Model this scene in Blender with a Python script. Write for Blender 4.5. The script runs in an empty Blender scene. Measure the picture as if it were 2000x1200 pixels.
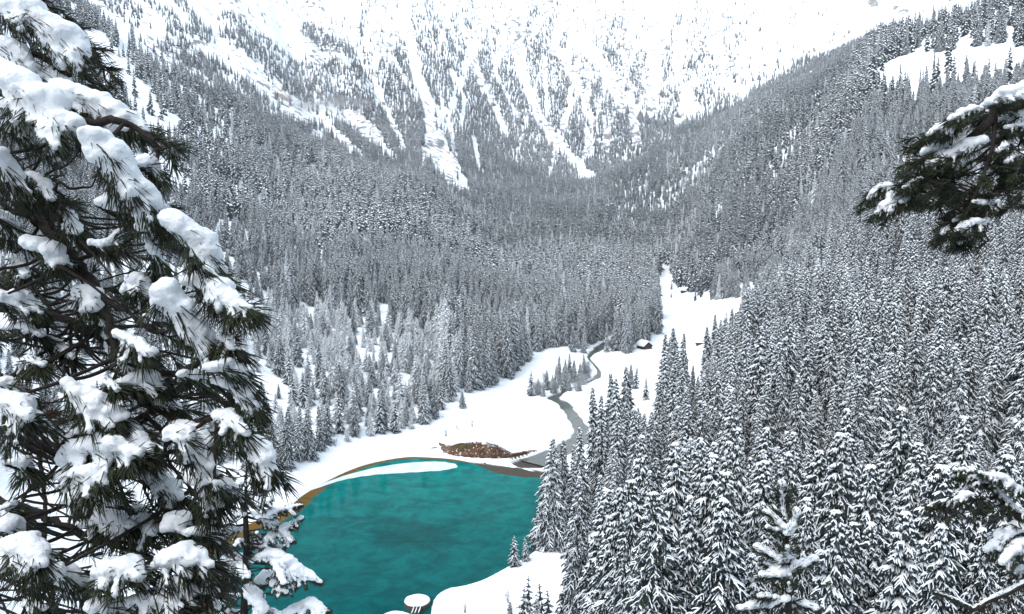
import bpy, bmesh, math, random
import numpy as np
from mathutils import Vector, Matrix, noise as mnoise

R = math.radians
scene = bpy.context.scene
COL = scene.collection

# ------------------------------------------------------------------ camera, sky, sun, exposure
F = 1540.0                      # focal length in photo pixels (2000 px wide)
PITCH = R(5.2)
CAMZ = 70.0
cam_data = bpy.data.cameras.new('camera')
cam = bpy.data.objects.new('camera', cam_data)
COL.objects.link(cam)
cam_data.sensor_width = 36.0
cam_data.lens = F / 2000 * 36.0
cam_data.clip_start = 0.05
cam_data.clip_end = 12000
cam.location = (0, 0, CAMZ)
cam.rotation_euler = (math.pi / 2 - PITCH, 0, 0)
scene.camera = cam

world = bpy.data.worlds.new('World')
scene.world = world
world.use_nodes = True
SUN_EL, SUN_ROT = R(50), R(-140)
wn, wl = world.node_tree.nodes, world.node_tree.links
sky = wn.new('ShaderNodeTexSky')
sky.sky_type = 'NISHITA'
sky.sun_disc = False
sky.sun_elevation = SUN_EL
sky.sun_rotation = SUN_ROT
sky.altitude = 1500
sky.air_density = 1.0
sky.dust_density = 4.0
sky.ozone_density = 1.0
hs = wn.new('ShaderNodeHueSaturation')
hs.inputs['Saturation'].default_value = 0.62
hs.inputs['Hue'].default_value = 0.478
wl.new(sky.outputs[0], hs.inputs['Color'])
wl.new(hs.outputs[0], wn['Background'].inputs[0])
wn['Background'].inputs[1].default_value = 0.15

sun_data = bpy.data.lights.new('sun', 'SUN')
sun_data.energy = 1.25
sun_data.angle = R(60)
sun_data.color = (1.0, 0.97, 0.93)
sun = bpy.data.objects.new('sun', sun_data)
COL.objects.link(sun)
sun.rotation_euler = (math.pi / 2 - SUN_EL, 0, math.pi - SUN_ROT)   # same bearing as the sky's sun

vs = scene.view_settings
vs.view_transform = 'Standard'
vs.look = 'None'
vs.gamma = 1.0
vs.use_curve_mapping = False
vs.exposure = 1.58
scene.cycles.use_denoising = True
scene.cycles.max_bounces = 6
scene.cycles.diffuse_bounces = 3
scene.cycles.volume_bounces = 0

# ------------------------------------------------------------------ helpers
rng = np.random.default_rng(7)
rnd = random.Random(11)
CP, SP = math.cos(PITCH), math.sin(PITCH)


def ray(px, py):
    """unnormalised world direction of a photo pixel; its forward (camera axis) length is 1"""
    xc, yc = (px - 1000.0) / F, (600.0 - py) / F
    return Vector((xc, CP + yc * SP, yc * CP - SP))


def at_depth(px, py, dep):
    return Vector((0, 0, CAMZ)) + ray(px, py) * dep


def on_plane(px, py, z=0.0):
    r = ray(px, py)
    t = (z - CAMZ) / r.z
    return Vector((r.x * t, r.y * t, z))


def zp(px, py, d):
    r = ray(px, py)
    return CAMZ + d * r.z / math.hypot(r.x, r.y)


def project(x, y, z):
    x, y, z = np.asarray(x, float), np.asarray(y, float), np.asarray(z, float) - CAMZ
    dep = y * CP - z * SP
    up = y * SP + z * CP
    dep = np.where(dep > 0.01, dep, 0.01)
    return 1000 + F * x / dep, 600 - F * up / dep, dep


def vnoise(x, y, scale, seed):
    x = np.asarray(x) / scale
    y = np.asarray(y) / scale
    g = np.random.default_rng(seed).random((128, 128))
    xi, yi = np.floor(x).astype(int), np.floor(y).astype(int)
    fx, fy = x - xi, y - yi
    fx, fy = fx * fx * (3 - 2 * fx), fy * fy * (3 - 2 * fy)
    a = g[xi % 128, yi % 128]; b = g[(xi + 1) % 128, yi % 128]
    c = g[xi % 128, (yi + 1) % 128]; d = g[(xi + 1) % 128, (yi + 1) % 128]
    return (a * (1 - fx) + b * fx) * (1 - fy) + (c * (1 - fx) + d * fx) * fy


def fbm(x, y, scale, seed, n=3):
    s, a, t = 0, 1.0, 0
    for i in range(n):
        s = s + a * vnoise(x, y, scale / 2 ** i, seed + i)
        t += a
        a *= 0.5
    return s / t


def smooth01(t):
    t = np.clip(t, 0, 1)
    return t * t * (3 - 2 * t)


def in_poly(px, py, poly):
    px, py = np.asarray(px, float), np.asarray(py, float)
    ins = np.zeros(px.shape, bool)
    n = len(poly)
    for i in range(n):
        x0, y0 = poly[i][:2]
        x1, y1 = poly[(i + 1) % n][:2]
        c = ((y0 > py) != (y1 > py))
        with np.errstate(divide='ignore', invalid='ignore'):
            xx = (x1 - x0) * (py - y0) / ((y1 - y0) if y1 != y0 else 1e-9) + x0
        ins ^= c & (px < xx)
    return ins


def seg_dist(px, py, pts, closed=False):
    """distance to a polyline, plus the index + fraction of the nearest point"""
    px, py = np.asarray(px, float), np.asarray(py, float)
    best = np.full(px.shape, 1e9)
    par = np.zeros(px.shape)
    n = len(pts) if closed else len(pts) - 1
    for i in range(n):
        x0, y0 = pts[i][:2]
        x1, y1 = pts[(i + 1) % len(pts)][:2]
        dx, dy = x1 - x0, y1 - y0
        t = np.clip(((px - x0) * dx + (py - y0) * dy) / (dx * dx + dy * dy + 1e-12), 0, 1)
        d = np.hypot(px - x0 - t * dx, py - y0 - t * dy)
        m = d < best
        best = np.where(m, d, best)
        par = np.where(m, i + t, par)
    return best, par


def catmull(pts, n=6, closed=False):
    pts = [np.array(p, float) for p in pts]
    out = []
    m = len(pts)
    rngi = range(m) if closed else range(m - 1)
    for i in rngi:
        p0 = pts[(i - 1) % m] if closed or i > 0 else 2 * pts[0] - pts[1]
        p1, p2 = pts[i], pts[(i + 1) % m]
        p3 = pts[(i + 2) % m] if closed or i + 2 < m else 2 * pts[-1] - pts[-2]
        for k in range(n):
            t = k / n
            out.append(0.5 * (2 * p1 + (p2 - p0) * t + (2 * p0 - 5 * p1 + 4 * p2 - p3) * t * t + (3 * p1 - p0 - 3 * p2 + p3) * t ** 3))
    if not closed:
        out.append(pts[-1])
    return out


class MB:
    def __init__(self):
        self.v, self.f, self.m = [], [], []

    def add(self, vs_, fs, mi=0):
        o = len(self.v)
        self.v.extend([tuple(p) for p in vs_])
        self.f.extend([tuple(i + o for i in f) for f in fs])
        self.m.extend([mi] * len(fs))

    def box(self, c, s, rz=0.0, mi=0, tilt=0.0):
        M = Matrix.Translation(c) @ Matrix.Rotation(rz, 4, 'Z') @ Matrix.Rotation(tilt, 4, 'Y')
        hx, hy, hz = s[0] / 2, s[1] / 2, s[2] / 2
        P = [M @ Vector((a * hx, b * hy, c_ * hz)) for a in (-1, 1) for b in (-1, 1) for c_ in (-1, 1)]
        self.add(P, [(0, 1, 3, 2), (4, 6, 7, 5), (0, 4, 5, 1), (2, 3, 7, 6), (0, 2, 6, 4), (1, 5, 7, 3)], mi)

    def tube(self, pts, rad, n=6, mi=0, cap=True):
        pts = [Vector(p) for p in pts]
        if not hasattr(rad, '__len__'):
            rad = [rad] * len(pts)
        rings = []
        for i, p in enumerate(pts):
            t = (pts[min(i + 1, len(pts) - 1)] - pts[max(i - 1, 0)])
            if t.length < 1e-9:
                t = Vector((0, 0, 1))
            t.normalize()
            a = t.orthogonal().normalized() if i == 0 else (a - t * a.dot(t)).normalized()
            b = t.cross(a)
            rings.append([p + (a * math.cos(2 * math.pi * k / n) + b * math.sin(2 * math.pi * k / n)) * rad[i] for k in range(n)])
        V = [q for r_ in rings for q in r_]
        Fc = []
        for i in range(len(pts) - 1):
            for k in range(n):
                k2 = (k + 1) % n
                Fc.append((i * n + k, i * n + k2, (i + 1) * n + k2, (i + 1) * n + k))
        if cap:
            Fc.append(tuple(range(n))[::-1])
            Fc.append(tuple((len(pts) - 1) * n + k for k in range(n)))
        self.add(V, Fc, mi)

    def mesh(self, name, mats, smooth=False):
        me = bpy.data.meshes.new(name)
        me.from_pydata(self.v, [], self.f)
        for m in (mats if isinstance(mats, (list, tuple)) else [mats]):
            me.materials.append(m)
        if self.f:
            me.polygons.foreach_set('material_index', np.array(self.m, np.int32))
            if smooth:
                me.polygons.foreach_set('use_smooth', np.ones(len(self.f), bool))
        me.update()
        return me

    def build(self, name, mats, parent=None, smooth=False):
        o = bpy.data.objects.new(name, self.mesh(name, mats, smooth))
        COL.objects.link(o)
        o.parent = parent
        return o


def fast_mesh(name, V, Q, mats, smooth=True, mi=None):
    """V (n,3), Q (m,3|4) numpy -> mesh"""
    V = np.asarray(V, np.float32); Q = np.asarray(Q, np.int32)
    k = Q.shape[1]
    me = bpy.data.meshes.new(name)
    me.vertices.add(len(V)); me.vertices.foreach_set('co', V.ravel())
    me.loops.add(Q.size); me.loops.foreach_set('vertex_index', Q.ravel())
    me.polygons.add(len(Q)); me.polygons.foreach_set('loop_start', np.arange(0, Q.size, k, dtype=np.int32))
    me.polygons.foreach_set('loop_total', np.full(len(Q), k, np.int32))
    if smooth:
        me.polygons.foreach_set('use_smooth', np.ones(len(Q), bool))
    if mi is not None:
        me.polygons.foreach_set('material_index', np.asarray(mi, np.int32))
    for m in (mats if isinstance(mats, (list, tuple)) else [mats]):
        me.materials.append(m)
    me.update(calc_edges=True)
    return me


def link(name, me, parent=None):
    o = bpy.data.objects.new(name, me)
    COL.objects.link(o)
    o.parent = parent
    return o


def tag(o, label=None, cat=None, group=None, kind=None):
    if label: o['label'] = label
    if cat: o['category'] = cat
    if group: o['group'] = group
    if kind: o['kind'] = kind
    return o


def empty(name, loc=(0, 0, 0), rz=0.0):
    o = bpy.data.objects.new(name, None)
    COL.objects.link(o)
    o.location = loc
    o.rotation_euler.z = rz
    return o


# ------------------------------------------------------------------ materials
def mat(name, color, rough=0.7, noise=None, color2=None, bump=None, spec=0.3, detail=4):
    m = bpy.data.materials.new(name)
    m.use_nodes = True
    N, L = m.node_tree.nodes, m.node_tree.links
    b = N['Principled BSDF']
    b.inputs['Base Color'].default_value = (*color, 1)
    b.inputs['Roughness'].default_value = rough
    b.inputs['Specular IOR Level'].default_value = spec
    if noise or bump:
        tc = N.new('ShaderNodeTexCoord')
    if noise:
        nt = N.new('ShaderNodeTexNoise'); nt.inputs['Scale'].default_value = noise; nt.inputs['Detail'].default_value = detail
        L.new(tc.outputs['Object'], nt.inputs['Vector'])
        rp = N.new('ShaderNodeValToRGB')
        rp.color_ramp.elements[0].position = 0.35; rp.color_ramp.elements[1].position = 0.65
        rp.color_ramp.elements[0].color = (*color, 1); rp.color_ramp.elements[1].color = (*color2, 1)
        L.new(nt.outputs['Fac'], rp.inputs[0]); L.new(rp.outputs[0], b.inputs['Base Color'])
    if bump:
        bs, bd = bump
        n2 = N.new('ShaderNodeTexNoise'); n2.inputs['Scale'].default_value = bs; n2.inputs['Detail'].default_value = 5
        L.new(tc.outputs['Object'], n2.inputs['Vector'])
        bp = N.new('ShaderNodeBump'); bp.inputs['Strength'].default_value = 1.0; bp.inputs['Distance'].default_value = bd
        L.new(n2.outputs['Fac'], bp.inputs['Height']); L.new(bp.outputs[0], b.inputs['Normal'])
    return m


M_snow = mat('snow', (0.84, 0.88, 0.91), 0.75, bump=(60, 0.006), spec=0.2)
M_treesnow = mat('branch_snow', (0.84, 0.88, 0.91), 0.8, spec=0.1)
M_needle = mat('spruce_needles', (0.017, 0.026, 0.027), 0.75, noise=0.9, color2=(0.031, 0.042, 0.041), spec=0.15)
# snow dust caught between the needles
N_, L_n = M_needle.node_tree.nodes, M_needle.node_tree.links
tcn = N_.new('ShaderNodeTexCoord')
fr = N_.new('ShaderNodeTexNoise'); fr.inputs['Scale'].default_value = 3.2; fr.inputs['Detail'].default_value = 3
L_n.new(tcn.outputs['Object'], fr.inputs['Vector'])
frr = N_.new('ShaderNodeValToRGB'); frr.color_ramp.elements[0].position = .57; frr.color_ramp.elements[1].position = .64
L_n.new(fr.outputs['Fac'], frr.inputs[0])
mxn = N_.new('ShaderNodeMix'); mxn.data_type = 'RGBA'; mxn.inputs['B'].default_value = (.72, .76, .80, 1)
src0 = N_['Principled BSDF'].inputs['Base Color'].links[0].from_socket
oi_ = N_.new('ShaderNodeObjectInfo')
tint = N_.new('ShaderNodeValToRGB')
for p_, c_ in [(.0, (.55, .62, .62, 1)), (.5, (1, 1, 1, 1)), (.8, (1.12, 1.08, .98, 1)), (1., (1.6, 1.58, 1.55, 1))]:
    e_ = tint.color_ramp.elements.new(p_); e_.color = c_
tint.color_ramp.elements.remove(tint.color_ramp.elements[0]); tint.color_ramp.elements.remove(tint.color_ramp.elements[-1])
L_n.new(oi_.outputs['Random'], tint.inputs[0])
mul = N_.new('ShaderNodeMix'); mul.data_type = 'RGBA'; mul.blend_type = 'MULTIPLY'; mul.inputs['Factor'].default_value = 1.0
L_n.new(src0, mul.inputs['A']); L_n.new(tint.outputs[0], mul.inputs['B'])
src = mul.outputs['Result']
L_n.new(frr.outputs[0], mxn.inputs['Factor']); L_n.new(src, mxn.inputs['A']); L_n.new(mxn.outputs['Result'], N_['Principled BSDF'].inputs['Base Color'])
M_farneedle = mat('distant_needles', (0.018, 0.028, 0.031), 0.8, noise=.5, color2=(0.034, 0.046, 0.048), spec=0.1)
M_rime = mat('rimed_needles', (0.15, 0.165, 0.17), 0.85, noise=1.6, color2=(0.48, 0.51, 0.53), spec=0.1)
M_bark = mat('bark', (0.045, 0.036, 0.030), 0.9, noise=14, color2=(0.085, 0.068, 0.058), bump=(40, 0.01), spec=0.1)
M_pineneedle = mat('pine_needles', (0.016, 0.022, 0.012), 0.55, noise=9, color2=(0.042, 0.052, 0.024), spec=0.3)
M_redneedle = mat('dead_needles', (0.16, 0.05, 0.03), 0.7, noise=9, color2=(0.09, 0.035, 0.03), spec=0.2)
M_twig = mat('twig_bark', (0.020, 0.017, 0.016), 0.85, noise=60, color2=(0.042, 0.034, 0.030), spec=0.12)
M_wood = mat('dark_timber', (0.055, 0.038, 0.028), 0.8, noise=6, color2=(0.10, 0.072, 0.052), spec=0.2)
# ------------------------------------------------------------------ terrain
AZ = {}


def column(px, prof):
    AZ[math.atan((px - 1000) / F)] = prof


column(-800, [(2, 68.3), (10, 61), (60, 46), (120, 40), (200, 55), (400, 125), (800, 330), (1300, 600), (2500, 1150), (3400, 1550)])
column(-250, [(2, 68.2), (10, 60), (60, 36), (110, 20), (160, 18), (230, 30), (400, 95), (800, 290), (1300, 540), (2500, 1120), (3400, 1550)])
column(0, [(2, 68.2), (10, 60), (60, 32), (110, 12), (160, 6), (230, 12), (330, 45), (500, 100), (700, 180), (900, 265), (1300, 470), (2500, 1100), (3400, 1550)])
column(200, [(2, 68.2), (10, 60), (60, 30), (110, 7), (160, 1.5), (190, 2.5), (240, 10), (330, 33), (500, 75), (700, 128), (900, 205), (1200, 372), (1430, 372), (2200, 850), (3400, 1550)])
column(450, [(2, 68.2), (10, 60), (60, 30), (110, 5), (160, .5), (205, 1.5), (240, 7), (330, 31), (500, 57), (700, 97), (900, 163), (1150, 255), (1300, 250), (1500, 335), (2000, 674), (3400, 1550)])
column(600, [(2, 68.2), (10, 60), (60, 30), (110, 4), (150, .5), (197, .6), (230, 3), (330, 18), (450, 29), (620, 54), (800, 101), (1020, 165), (1120, 187), (1280, 178), (1600, 323), (2300, 764), (3400, 1550)])
column(800, [(2, 68.2), (10, 60), (60, 30), (110, 4), (150, .5), (250, .6), (265, 2), (297, 6), (350, 14), (450, 27), (600, 50), (800, 90), (950, 125), (1020, 130), (1200, 140), (1400, 190), (1600, 265), (2400, 790), (3400, 1550)])
column(1000, [(2, 68.2), (10, 60), (60, 30), (110, 5), (145, 1), (260, .8), (300, 2), (360, 4), (450, 8), (600, 16), (800, 38), (1000, 70), (1200, 110), (1400, 140), (1550, 155), (1750, 230), (2600, 830), (3400, 1550)])
column(1150, [(2, 68.2), (10, 60), (60, 31), (110, 8), (140, 3.5), (160, 2), (180, 1), (270, 1), (330, 3), (450, 8), (600, 13), (800, 22), (1000, 62), (1200, 105), (1500, 160), (1650, 170), (1850, 250), (2700, 885), (3400, 1500)])
column(1300, [(2, 68.2), (10, 60), (60, 33), (90, 18), (110, 14), (160, 10), (230, 11), (290, 6), (330, 5), (430, 8), (640, 12), (835, 17), (950, 33), (1200, 95), (1450, 215), (1600, 230), (1750, 225), (2000, 335), (2800, 930), (3400, 1450)])
column(1500, [(2, 68.2), (10, 60), (40, 40), (75, 24), (100, 19), (150, 17), (260, 21), (400, 23), (500, 30), (700, 53), (850, 108), (1000, 178), (1200, zp(1500, 188, 1200)), (1300, zp(1500, 192, 1300)), (1600, 318), (2000, 425), (2900, 990), (3400, 1430)])
column(1700, [(2, 68.2), (10, 60), (40, 40), (75, 24), (100, 22), (150, 22), (260, 27), (350, 38), (450, 75), (600, 140), (750, 210), (900, 262), (1050, zp(1700, 108, 1050)), (1300, 320), (2000, 540), (3000, 1040), (3400, 1400)])
column(2000, [(2, 68.2), (10, 60), (40, 41), (75, 25), (150, 25), (260, 32), (350, 48), (450, 92), (600, 157), (750, 225), (860, 278), (1000, zp(2000, 52, 1000)), (1300, 345), (2000, 600), (3000, 1080), (3400, 1400)])
column(2600, [(2, 68.3), (10, 61), (40, 46), (75, 36), (150, 45), (260, 60), (450, 135), (600, 200), (860, 330), (1000, 390), (2000, 720), (3400, 1400)])
AZ[math.pi * .5] = [(2, 68.5), (10, 66), (40, 62), (150, 90), (400, 200), (1000, 480), (3400, 1500)]
AZ[math.pi * .999] = [(2, 69), (10, 73), (40, 88), (150, 150), (400, 290), (1000, 600), (3400, 1550)]
AZ[-math.pi * .999] = AZ[math.pi * .999]
AZ[-math.pi * .5] = [(2, 68.5), (10, 66), (40, 63), (150, 90), (400, 210), (1000, 500), (3400, 1550)]

az_keys = sorted(AZ)
A_grid = np.concatenate([np.linspace(-math.pi, R(-37), 70, endpoint=False),
                         np.linspace(R(-37), R(37), 540, endpoint=False),
                         np.linspace(R(37), math.pi, 71)])


def geo(a, b, n):
    return np.exp(np.linspace(math.log(a), math.log(b), n, endpoint=False))


D_grid = np.concatenate([geo(1.5, 130, 80), geo(130, 480, 300), geo(480, 1300, 160), geo(1300, 3400, 150), [3400]])
prof = np.array([np.interp(D_grid, [p[0] for p in AZ[k]], [p[1] for p in AZ[k]]) for k in az_keys])
# smooth each profile a little along the distance
kern = np.array([1, 2, 3, 2, 1.0]); kern /= kern.sum()
for _ in range(3):
    pp = np.pad(prof, ((0, 0), (2, 2)), 'edge')
    prof = sum(kern[i] * pp[:, i:i + prof.shape[1]] for i in range(5))
ZG = np.empty((len(A_grid), len(D_grid)))
ak = np.array(az_keys)
ii = np.clip(np.searchsorted(ak, A_grid, side='right') - 1, 0, len(ak) - 2)
tt = (A_grid - ak[ii]) / (ak[ii + 1] - ak[ii])
tt = np.clip(tt, 0, 1)
tt = 0.45 * tt + 0.55 * smooth01(tt)
ZG = prof[ii] * (1 - tt)[:, None] + prof[ii + 1] * tt[:, None]
XG = np.sin(A_grid)[:, None] * D_grid[None, :]
YG = np.cos(A_grid)[:, None] * D_grid[None, :]

# relief
amp = np.interp(D_grid, [0, 30, 300, 700, 1300, 2000, 3400], [0.05, 0.6, 1.6, 6, 14, 45, 70])[None, :]
flat = np.interp(ZG, [0, 6, 30, 70], [0.10, 0.25, 0.8, 1.0])
ZG = ZG + (fbm(XG + 5000, YG + 5000, 160, 3) - 0.5) * amp * flat * np.where(D_grid > 200, 1, 0.5)[None, :]
ZG = ZG + (fbm(XG + 5000, YG + 5000, 24, 13) - 0.5) * np.minimum(amp, 3.0) * 0.7 * flat
# ravines running down the far mountain
rav = np.abs(vnoise(XG + 0.45 * YG + 9000, YG * 0.08 + 900, 85, 41) - 0.5) * 2
ZG = ZG + (rav - 0.5) * np.interp(D_grid, [0, 1300, 1700, 3400], [0, 0, 26, 40])[None, :]

floor_ = np.interp(ZG, [2, 14, 30], [1, .8, 0]) * np.where((D_grid > 180) & (D_grid < 1000), 1, 0)[None, :]
hum = np.clip(vnoise(XG + 300, YG + 300, 5.5, 61) - .62, 0, 1) * 2.4 + np.clip(vnoise(XG + 300, YG + 300, 14, 62) - .5, 0, 1) * 1.6
ZG = ZG + hum * floor_ * smooth01((fbm(XG + 100, YG + 100, 60, 63) - .42) * 6)

# lake
LAKE_PX = [(838, 1212), (845, 1178), (855, 1162), (875, 1150), (905, 1145), (945, 1132), (990, 1108), (1045, 1076), (1085, 1030),
           (1105, 975), (1092, 935), (1040, 922), (985, 915), (930, 905), (880, 897), (840, 894), (800, 893), (760, 898), (715, 908), (672, 924), (630, 945),
           (592, 968), (565, 990), (520, 1012), (470, 1030), (420, 1052), (385, 1082), (350, 1130), (345, 1200), (420, 1270), (560, 1300), (700, 1280),
           (720, 1225), (745, 1202), (766, 1194), (790, 1195), (812, 1203), (828, 1207)]
LAKE = [tuple(on_plane(*p))[:2] for p in LAKE_PX]
LAKE = [tuple(p) for p in catmull(LAKE, 4, True)]


def lake_sdf(x, y):
    d, _ = seg_dist(x, y, LAKE, True)
    return np.where(in_poly(x, y, LAKE), -d, d)


near = (np.hypot(XG, YG) < 420) & (YG > 60)
sd = np.full(ZG.shape, 999.0)
sd[near] = lake_sdf(XG[near], YG[near])
shore = 0.45 + 0.25 * vnoise(XG, YG, 7, 77)
zs = np.where(sd > 0, np.minimum(shore * smooth01(sd / 1.3), 9), -np.minimum(-sd * 0.25, 6) - 0.05)
bl = smooth01((sd - 1.0) / 22)
ZG = np.where(sd < 24, zs * (1 - bl) + ZG * bl, ZG)
ZG = np.where((sd > 0) & (sd < 1.5), np.maximum(zs, 0.02), ZG)

# stream: (photo px, water level, half width)
STREAM = [(1040, 905, .25, 6.0), (1075, 893, .3, 4.5), (1112, 872, .4, 3.8), (1138, 850, .6, 3.0), (1128, 826, .8, 2.3), (1112, 803, 1.2, 2.0), (1096, 786, 1.6, 2.2), (1080, 779, 1.9, 2.6),
          (1098, 768, 2.3, .8), (1125, 757, 2.7, .4), (1150, 747, 3.2, .7), (1166, 738, 3.7, 1.3), (1170, 726, 4.3, .5), (1160, 712, 4.9, .3), (1150, 700, 5.3, .4), (1158, 690, 5.8, 1.8), (1175, 679, 6.3, 3.4), (1192, 669, 6.8, 3.4), (1215, 660, 7.2, 2.5)]
sp3 = []
for (a, b, wz, hw) in STREAM:
    p = on_plane(a, b, wz)
    sp3.append((p.x, p.y, wz, hw))
SPTS = [tuple(p) for p in catmull(sp3, 5)]
nr = (D_grid > 220) & (D_grid < 620)
na = (A_grid > R(-6)) & (A_grid < R(14))
ix = np.ix_(na, nr)
ds, ps = seg_dist(XG[ix], YG[ix], SPTS)
lev = np.interp(ps, np.arange(len(SPTS)), [p[2] for p in SPTS])
hwid = np.interp(ps, np.arange(len(SPTS)), [p[3] for p in SPTS])
edge = ds - hwid - 0.7 * (vnoise(XG[ix], YG[ix], 3.5, 5) - 0.5) * np.minimum(hwid, 2)
bank = lev + 0.55 + 0.3 * vnoise(XG[ix], YG[ix], 9, 6)
zc = np.where(edge < 0, lev - 0.5, lev - 0.5 + (bank - lev + 0.5) * smooth01(edge / 1.0))
bl = smooth01((edge - 1.2) / 16)
ZG[ix] = np.where(edge < 18, zc * (1 - bl) + ZG[ix] * bl, ZG[ix])


# snow terrace with an undercut earth bank towards the lake
BB = [tuple(on_plane(a, b, .6))[:2] for a, b in [(858, 872), (866, 884), (885, 890), (910, 893), (940, 896), (970, 898), (1000, 897), (1022, 892), (1040, 886)]]
BFAR = [tuple(on_plane(a, b, 3))[:2] for a, b in [(1095, 850), (1118, 822), (1085, 795), (1040, 785), (980, 785), (920, 800), (880, 826), (852, 850)]]
BPOLY = BB + BFAR
nb_ = (D_grid > 215) & (D_grid < 360)
nab = (A_grid > R(-9)) & (A_grid < R(7))
ib = np.ix_(nab, nb_)
bi = in_poly(XG[ib], YG[ib], BPOLY)
dbe, pbe = seg_dist(XG[ib], YG[ib], BB)
dfa, _ = seg_dist(XG[ib], YG[ib], BFAR)
dst_, _ = seg_dist(XG[ib], YG[ib], SPTS)
hb = np.interp(pbe, [0, 1, 2, 4, 6, 7, 8], [2.6, 4.8, 4.7, 3.8, 2.5, 1.2, .3])
rag = 1.6 * (vnoise(XG[ib], YG[ib], 3.0, 88) - .5) + .9 * (vnoise(XG[ib], YG[ib], 1.1, 89) - .5)
add = hb * smooth01((dbe + rag * .8) / 4.2) * smooth01(dfa / 26) * smooth01((dst_ - 4) / 12)
ZG[ib] = np.where(bi, np.maximum(ZG[ib], .5 + add), ZG[ib])
earth = np.zeros(ZG.shape); moss = np.zeros(ZG.shape)
lim_e = np.interp(pbe, [0, 1, 2, 4, 6, 8], [2.5, 4.0, 4.4, 4.3, 4.0, 3.0])
earth[ib] = np.where(bi & (dbe + rag * .7 < lim_e), 1.0, 0.0)
moss[ib] = np.where(bi, np.clip(1.6 - np.abs(pbe - 1.6) * .9, 0, 1) * smooth01((dbe - 1.6) / 1.6), 0)


def ground(x, y):
    x, y = np.asarray(x, float), np.asarray(y, float)
    a = np.arctan2(x, y)
    d = np.clip(np.hypot(x, y), 1.5, 3399)
    i = np.clip(np.searchsorted(A_grid, a, side='right') - 1, 0, len(A_grid) - 2)
    j = np.clip(np.searchsorted(D_grid, d, side='right') - 1, 0, len(D_grid) - 2)
    u = (a - A_grid[i]) / (A_grid[i + 1] - A_grid[i])
    v = (d - D_grid[j]) / (D_grid[j + 1] - D_grid[j])
    return (ZG[i, j] * (1 - u) * (1 - v) + ZG[i + 1, j] * u * (1 - v) + ZG[i, j + 1] * (1 - u) * v + ZG[i + 1, j + 1] * u * v)


def hit(px, py, dmin=60, dmax=3300):
    r = ray(px, py)
    h = math.hypot(r.x, r.y)
    d = np.exp(np.linspace(math.log(dmin), math.log(dmax), 3000))
    x, y = r.x / h * d, r.y / h * d
    dz = CAMZ + r.z / h * d - ground(x, y)
    k = np.argmax(dz < 0)
    if dz[k] >= 0:
        return None
    return Vector((x[k], y[k], float(ground(x[k], y[k]))))


# rock showing through the snow (photo patches projected on the ground)
PXG, PYG, DG = project(XG, YG, ZG)
rock = np.zeros(ZG.shape)
front = YG > 1
for (cx, cy, rx, ry, s) in [(555, 187, 26, 12, 1.0), (470, 25, 40, 16, .55), (395, 83, 22, 9, .9), (560, 95, 40, 40, .35), (520, 40, 60, 40, .35), (247, 208, 18, 10, .8),
                            (850, 283, 26, 12, .9), (835, 300, 14, 16, .6), (905, 372, 8, 12, .7), (1705, 5, 16, 12, .9), (1760, 18, 24, 18, .6), (1460, 20, 50, 22, .3),
                            (1850, 4, 40, 5, .6), (640, 60, 30, 40, .4), (460, 110, 40, 30, .4), (500, 160, 50, 20, .35)]:
    q = ((PXG - cx) / rx) ** 2 + ((PYG - cy) / ry) ** 2
    rock = np.maximum(rock, np.where(front & (DG > 700), s * .66 * np.clip(1.3 - q, 0, 1), 0))
steep = np.where(D_grid[None, :] > 1250, 1.0, 0.0) * np.clip(1.6 - np.maximum(PXG - 1150, 0) / 320, .45, 1) * (.0 + .60 * fbm(XG + 7000 + .3 * YG, YG * .35 + 7000, 90, 93))
rock = np.maximum(rock, steep)
# dark bare margin of the lake and the stream banks under the snow
rusty = (PXG < 960) & (PYG < 1100)
wet = np.where(sd > -60, np.clip((np.where(rusty, 0.42, 0.22) - sd) / 1.1, 0, 1), 0.0)
e_full = np.full(ZG.shape, 99.0); e_full[ix] = edge
wet = np.maximum(wet, np.clip((0.6 - e_full) / .9, 0, 1))

na_, nd_ = ZG.shape
idx = np.arange(na_ * nd_).reshape(na_, nd_)
Q = np.stack([idx[:-1, :-1], idx[1:, :-1], idx[1:, 1:], idx[:-1, 1:]], -1).reshape(-1, 4)
V = np.stack([XG, YG, ZG], -1).reshape(-1, 3)

m = bpy.data.materials.new('snow_ground'); m.use_nodes = True
N, L = m.node_tree.nodes, m.node_tree.links
b = N['Principled BSDF']; b.inputs['Roughness'].default_value = 0.8; b.inputs['Specular IOR Level'].default_value = 0.15
at = N.new('ShaderNodeAttribute'); at.attribute_name = 'cover'
sx = N.new('ShaderNodeSeparateColor'); L.new(at.outputs['Color'], sx.inputs[0])
tc = N.new('ShaderNodeTexCoord')
n1 = N.new('ShaderNodeTexNoise'); n1.inputs['Scale'].default_value = 0.075; n1.inputs['Detail'].default_value = 9; n1.inputs['Roughness'].default_value = 0.68
mp = N.new('ShaderNodeMapping'); mp.inputs['Scale'].default_value = (1, 1, 0.45); L.new(tc.outputs['Object'], mp.inputs[0]); L.new(mp.outputs[0], n1.inputs['Vector'])
ad = N.new('ShaderNodeMath'); ad.operation = 'MULTIPLY_ADD'; ad.inputs[1].default_value = 0.42; L.new(sx.outputs[0], ad.inputs[0]); L.new(n1.outputs['Fac'], ad.inputs[2])
r1 = N.new('ShaderNodeValToRGB'); r1.color_ramp.elements[0].position = 0.655; r1.color_ramp.elements[1].position = 0.74
r1.color_ramp.elements[0].color = (0, 0, 0, 1); r1.color_ramp.elements[1].color = (1, 1, 1, 1)
L.new(ad.outputs[0], r1.inputs[0])
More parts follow.
